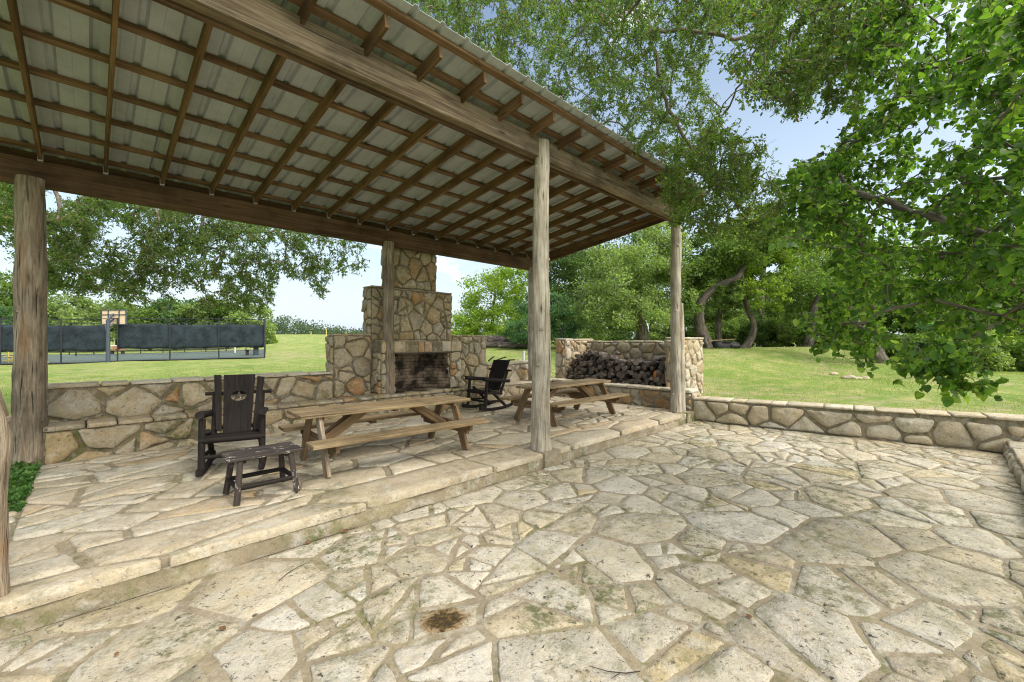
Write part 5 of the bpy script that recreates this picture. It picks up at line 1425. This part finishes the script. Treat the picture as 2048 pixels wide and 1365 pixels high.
back = [(1180, 590, 40, 110, 70, 'leaf_mid', 'tall wood tree behind the dark open oak'), (1300, 560, 42, 120, 110, 'leaf_dark', 'tall dark wood tree behind the pale oak'), (1400, 590, 36, 80, 80, 'leaf_mid', 'tall wood tree behind the crooked oak'), (1480, 620, 38, 70, 60, 'leaf_yellow', 'yellow-green wood tree behind the forked stem'),
        (1520, 470, 33, 80, 60, 'leaf_yellow', 'bright yellow-green wood tree high behind the s-shaped trunk'), (1600, 590, 36, 80, 70, 'leaf_light', 'pale wood tree behind the straight pale trunk'), (1650, 460, 34, 70, 55, 'leaf_yellow', 'bright yellow-green treetop behind the round leaves'), (1720, 590, 32, 90, 90, 'leaf_mid', 'wood tree behind the leaning trunk'), (1830, 590, 28, 100, 100, 'leaf_dark', 'dark wood tree right of the leaning trunk'),
        (1950, 570, 26, 110, 120, 'leaf_mid', 'wood tree behind the densest round leaves'), (2090, 560, 26, 120, 130, 'leaf_dark', 'dark wood tree at the right edge'), (2260, 560, 26, 140, 140, 'leaf_mid', 'wood tree beyond the right edge')]
for k, (u, v, D, ru, rv, m, lb) in enumerate(back):
    scene_tree('wood_tree', lb, BT, [(u, 690, D, .25), (u + 6, v + rv * .4, D, .2), (u - 5, v, D, .12)], [(u, v, D, ru, rv * .75), (u - ru * .45, v + rv * .35, D - .6, ru * .6, rv * .55), (u + ru * .45, v + rv * .3, D - .5, ru * .6, rv * .55), (u, v - rv * .5, D, ru * .6, rv * .5)], 11000, .21, m, 300 + k)
# --- behind the court
LT = 'trees and thickets behind the court'
left = [(-90, 600, 56, 80, 95, 'leaf_mid', 'tall tree beyond the left edge of the court'), (20, 575, 58, 62, 62, 'leaf_mid', 'tallest tree of the court thicket, behind the thick brown post'), (-20, 650, 54, 60, 45, 'leaf_light', 'vine-covered mound left of the thick brown post'), (70, 640, 54, 55, 48, 'leaf_blue', 'dark vine mound just right of the thick brown post'),
        (125, 625, 55, 55, 42, 'leaf_light', 'pale vine-covered mound left of the backboard'), (165, 650, 53, 45, 36, 'leaf_light', 'low vine mound just left of the backboard'), (235, 635, 58, 60, 42, 'leaf_light', 'pale thicket tree directly behind the backboard'), (300, 645, 58, 55, 40, 'leaf_mid', 'olive thicket tree right of the backboard'),
        (350, 628, 60, 55, 42, 'leaf_blue', 'blue-green thicket tree over the middle of the court'), (410, 632, 60, 50, 44, 'leaf_light', 'light thicket tree right of the middle of the court'), (455, 640, 59, 48, 42, 'leaf_mid', 'mid green thicket tree over the right half of the court'), (500, 645, 58, 40, 42, 'leaf_light', 'last light thicket tree at the right end of the court'), (535, 672, 62, 16, 22, 'leaf_yellow', 'small yellow-green bush past the right end of the court')]
for k, (u, v, D, ru, rv, m, lb) in enumerate(left):
    scene_tree('thicket_tree', lb, LT, [(u, 705, D, .22), (u, v + rv * .3, D, .15), (u + 3, v, D, .1)], [(u, v, D, ru, rv * .8), (u - ru * .5, v + rv * .5, D - 1, ru * .6, rv * .6), (u + ru * .5, v + rv * .5, D - 1, ru * .6, rv * .6)], 8000 if ru > 20 else 2500, .34, m, 400 + k)
# --- wood on the skyline: one far mass
rng = np.random.default_rng(77); cs = []; cr = []
for k in range(150):
    u = rng.uniform(480, 1120); D = rng.uniform(210, 260)
    rise = 11 * math.exp(-((u - 565) / 45) ** 2) + 7 * math.exp(-((u - 640) / 30) ** 2)
    h = rng.uniform(5, 10) + 1.3 * rise + (4 if u < 620 else 0)
    p = P(u, 668, D); g0 = p.z - 4
    for q in range(5): cs.append((p.x + rng.normal(0, 3), p.y + rng.normal(0, 3), g0 + rng.uniform(.1, 1) * h * .29 * 1.5 + 1.2)); cr.append(rng.uniform(1.2, 2.6))
cs = np.array(cs); cr = np.array(cr); n = 26000; pk = rng.integers(0, len(cs), n)
lp = cs[pk] + np.clip(rng.normal(0, 1, (n, 3)), -1.8, 1.8) * cr[pk][:, None] * np.array((1, 1, .6))
V, F = leaves(lp, rng.normal(0, 1, (n, 3)), unit(rng.normal(0, .8, (n, 3)) + np.array((0, 0, .8))), rng.uniform(.6, 1.3, n), 'flake')
o = mesh_np('far_wood', V, F, M['leaf_far'], None, smooth=False); tag(o, 'far dark line of trees on the skyline beyond the field', 'trees', None, 'stuff')

rng = np.random.default_rng(78); cs = []; cr = []
for k in range(150):
    u = rng.uniform(1010, 2700); D = rng.uniform(46, 60) if u < 1900 else rng.uniform(30, 44)
    p = P(u, 690, D); g0 = hz(p.x, p.y)
    for q in range(6): cs.append((p.x + rng.normal(0, 1), p.y + rng.normal(0, 1), g0 + rng.uniform(0, 1) * 4.2)); cr.append(rng.uniform(.6, 1.2))
cs = np.array(cs); cr = np.array(cr); n = 30000; pk = rng.integers(0, len(cs), n)
lp = cs[pk] + np.clip(rng.normal(0, 1, (n, 3)), -1.8, 1.8) * cr[pk][:, None] * np.array((1, 1, .7))
V, F = leaves(lp, rng.normal(0, 1, (n, 3)), unit(rng.normal(0, .8, (n, 3)) + np.array((0, 0, .8))), rng.uniform(.25, .5, n), 'flake')
o = mesh_np('undergrowth', V, F, M['leaf_mid'], None, smooth=False); tag(o, 'tangled green undergrowth closing off the wood behind the trees', 'undergrowth', None, 'stuff')

# --- grass and ground cover
rng = np.random.default_rng(8)
n = 90000
x = np.concatenate([rng.uniform(9.9, 24, n * 2 // 3), rng.uniform(-9, 9, n // 3)]); y = np.concatenate([rng.uniform(-7, 13, n * 2 // 3), 8.9 + 13 * rng.uniform(0, 1, n // 3) ** 1.2])
bad = ((x < 9.95 + np.maximum(0, 3.95 - y) * .132) & (y < 8.9)) | ((x > 9.8) & (x < 11.3) & (y > 4.35) & (y < 8.25))
x = x[~bad]; y = y[~bad]
nz = np.array([mnoise.noise(Vector((a * .55, b * .55, 0))) for a, b in zip(x, y)]); keep = nz < .22 + rng.normal(0, .12, len(x)); x = x[keep]; y = y[keep]
z = hgt(x, y) + .03 * np.sin(x * .9 + 1) * np.sin(y * .8)
ps = np.stack([x, y, z - .005], -1); m = len(x)
ld = unit(rng.normal(0, .38, (m, 3)) * np.array((1, 1, 0)) + np.array((0, 0, 1)))
V, F = leaves(ps, ld, unit(rng.normal(0, 1, (m, 3))), rng.uniform(.025, .075, m), 'blade', 0)
M['grass'] = leaf_mat('grass_blade', [(0, (.13, .21, .035)), (.5, (.20, .27, .055)), (.85, (.30, .33, .10)), (1, (.42, .37, .18))], trans=.35, rough=.6, tcol=1.2, spec=.2, noise=.2)
o = mesh_np('grass', V, F, M['grass'], None, smooth=False); tag(o, 'short grass blades of the lawn', 'grass', None, 'stuff')
n = 9000
x = rng.uniform(-2.4, -.43, n); y = rng.uniform(6.03, 8.6, n); z = hgt(x, y) + .12 * rng.uniform(0, 1, n) ** 1.5 * (.5 + .8 * np.array([max(0, mnoise.noise(Vector((a * 3, b * 3, 1))) + .4) for a, b in zip(x, y)])) + .005
z = np.maximum(z, .07 + rng.uniform(0, .10, n))
V, F = leaves(np.stack([x, y, z], -1), unit(rng.normal(0, 1, (n, 3)) + np.array((0, 0, .2))), unit(rng.normal(0, .5, (n, 3)) + np.array((0, 0, 1))), rng.uniform(.018, .042, n), 'heart', .2)
M['clover'] = leaf_mat('clover_leaf', [(0, (.035, .10, .018)), (.5, (.06, .15, .026)), (1, (.10, .20, .04))], trans=.3, tcol=1.2)
o = mesh_np('ground_cover', V, F, M['clover'], None, smooth=False); tag(o, 'green ground cover in the bed at the left end of the terrace', 'ground cover', None, 'stuff')

# ------------------------------------------------------------------ sky, sun, camera
sun_dir = Vector((.16, -.80, .95)).normalized()
el = math.asin(sun_dir.z); az = math.atan2(sun_dir.x, sun_dir.y)
W = bpy.data.worlds.new('World'); SC.world = W; W.use_nodes = True
nt = W.node_tree; nt.nodes.clear()
out = nt.nodes.new('ShaderNodeOutputWorld'); bg = nt.nodes.new('ShaderNodeBackground')
sky = nt.nodes.new('ShaderNodeTexSky'); sky.sky_type = 'NISHITA'; sky.sun_disc = False; sky.sun_elevation = el; sky.sun_rotation = az
sky.air_density = 1.0; sky.dust_density = 2.2; sky.ozone_density = 1.2
tc = nt.nodes.new('ShaderNodeTexCoord')
sep = nt.nodes.new('ShaderNodeSeparateXYZ'); nt.links.new(tc.outputs['Generated'], sep.inputs[0])
nz = nt.nodes.new('ShaderNodeTexNoise'); nz.inputs['Scale'].default_value = 2.3; nz.inputs['Detail'].default_value = 7; nz.inputs['Roughness'].default_value = .58
mp = nt.nodes.new('ShaderNodeMapping'); mp.inputs['Scale'].default_value = (1, 1, 2.2); mp.inputs['Location'].default_value = (.35, .1, .2)
nt.links.new(tc.outputs['Generated'], mp.inputs[0]); nt.links.new(mp.outputs[0], nz.inputs['Vector'])
mr = nt.nodes.new('ShaderNodeMapRange'); mr.inputs['From Min'].default_value = .47; mr.inputs['From Max'].default_value = .66
nt.links.new(nz.outputs['Fac'], mr.inputs['Value'])
# thin overcast towards the horizon
hv = nt.nodes.new('ShaderNodeMapRange'); hv.inputs['From Min'].default_value = .62; hv.inputs['From Max'].default_value = .0; hv.inputs['To Max'].default_value = .75
nt.links.new(sep.outputs['Z'], hv.inputs['Value'])
mx0 = nt.nodes.new('ShaderNodeMath'); mx0.operation = 'MAXIMUM'; mx0.inputs[0].default_value = 0.0; nt.links.new(hv.outputs[0], mx0.inputs[1])
mix = nt.nodes.new('ShaderNodeMix'); mix.data_type = 'RGBA'
nt.links.new(mx0.outputs[0], mix.inputs['Factor']); sc_ = nt.nodes.new('ShaderNodeMix'); sc_.data_type = 'RGBA'; sc_.blend_type = 'MULTIPLY'; sc_.inputs['Factor'].default_value = 1; nt.links.new(sky.outputs[0], sc_.inputs[6]); sc_.inputs[7].default_value = (1.75, 1.62, 1.42, 1); nt.links.new(sc_.outputs[2], mix.inputs[6]); mix.inputs[7].default_value = (5.2, 6.1, 7.1, 1)
# white puffs, and a broad glow round the sun, added out of view to lift ambient light
mr.inputs['From Min'].default_value = .58
mixc = nt.nodes.new('ShaderNodeMix'); mixc.data_type = 'RGBA'; nt.links.new(mr.outputs[0], mixc.inputs['Factor'])
nt.links.new(mix.outputs[2], mixc.inputs[6]); mixc.inputs[7].default_value = (9, 9.2, 9.5, 1)
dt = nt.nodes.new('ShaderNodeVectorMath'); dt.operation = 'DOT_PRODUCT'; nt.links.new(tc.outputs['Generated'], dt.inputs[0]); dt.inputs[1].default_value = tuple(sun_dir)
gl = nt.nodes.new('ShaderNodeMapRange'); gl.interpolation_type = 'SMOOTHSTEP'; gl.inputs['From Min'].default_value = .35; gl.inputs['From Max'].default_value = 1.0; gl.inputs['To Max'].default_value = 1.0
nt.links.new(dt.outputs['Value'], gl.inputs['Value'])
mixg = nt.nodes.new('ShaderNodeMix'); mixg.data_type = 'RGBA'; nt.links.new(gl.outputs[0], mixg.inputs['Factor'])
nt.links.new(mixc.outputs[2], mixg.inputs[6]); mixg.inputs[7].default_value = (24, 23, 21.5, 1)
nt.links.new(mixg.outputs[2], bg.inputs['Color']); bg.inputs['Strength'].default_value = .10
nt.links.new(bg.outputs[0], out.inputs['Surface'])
sl = bpy.data.lights.new('sun', 'SUN'); sl.energy = 1.2; sl.angle = math.radians(18); sl.color = (1, .95, .87)
so = bpy.data.objects.new('sun', sl); COL.objects.link(so); so.rotation_euler = (-sun_dir).to_track_quat('-Z', 'Y').to_euler(); so.location = (0, 0, 30)

cam = bpy.data.cameras.new('camera'); cam.sensor_width = 36; cam.lens = 857 / 2048 * 36; cam.clip_end = 4000; cam.clip_start = .05
co = bpy.data.objects.new('camera', cam); COL.objects.link(co); co.location = EYE; co.rotation_euler = (math.pi / 2, 0, -(math.pi / 2 - TH))
SC.camera = co
SC.view_settings.view_transform = 'Standard'; SC.view_settings.look = 'None'; SC.view_settings.exposure = .75; SC.view_settings.gamma = 1
SC.cycles.use_denoising = True; SC.cycles.denoising_prefilter = 'NONE'
SC.cycles.filter_width = 1.1
SC.cycles.max_bounces = 8; SC.cycles.diffuse_bounces = 4; SC.cycles.transmission_bounces = 4; SC.cycles.glossy_bounces = 2; SC.cycles.transparent_max_bounces = 4
SC.cycles.use_adaptive_sampling = True; SC.cycles.adaptive_threshold = .012
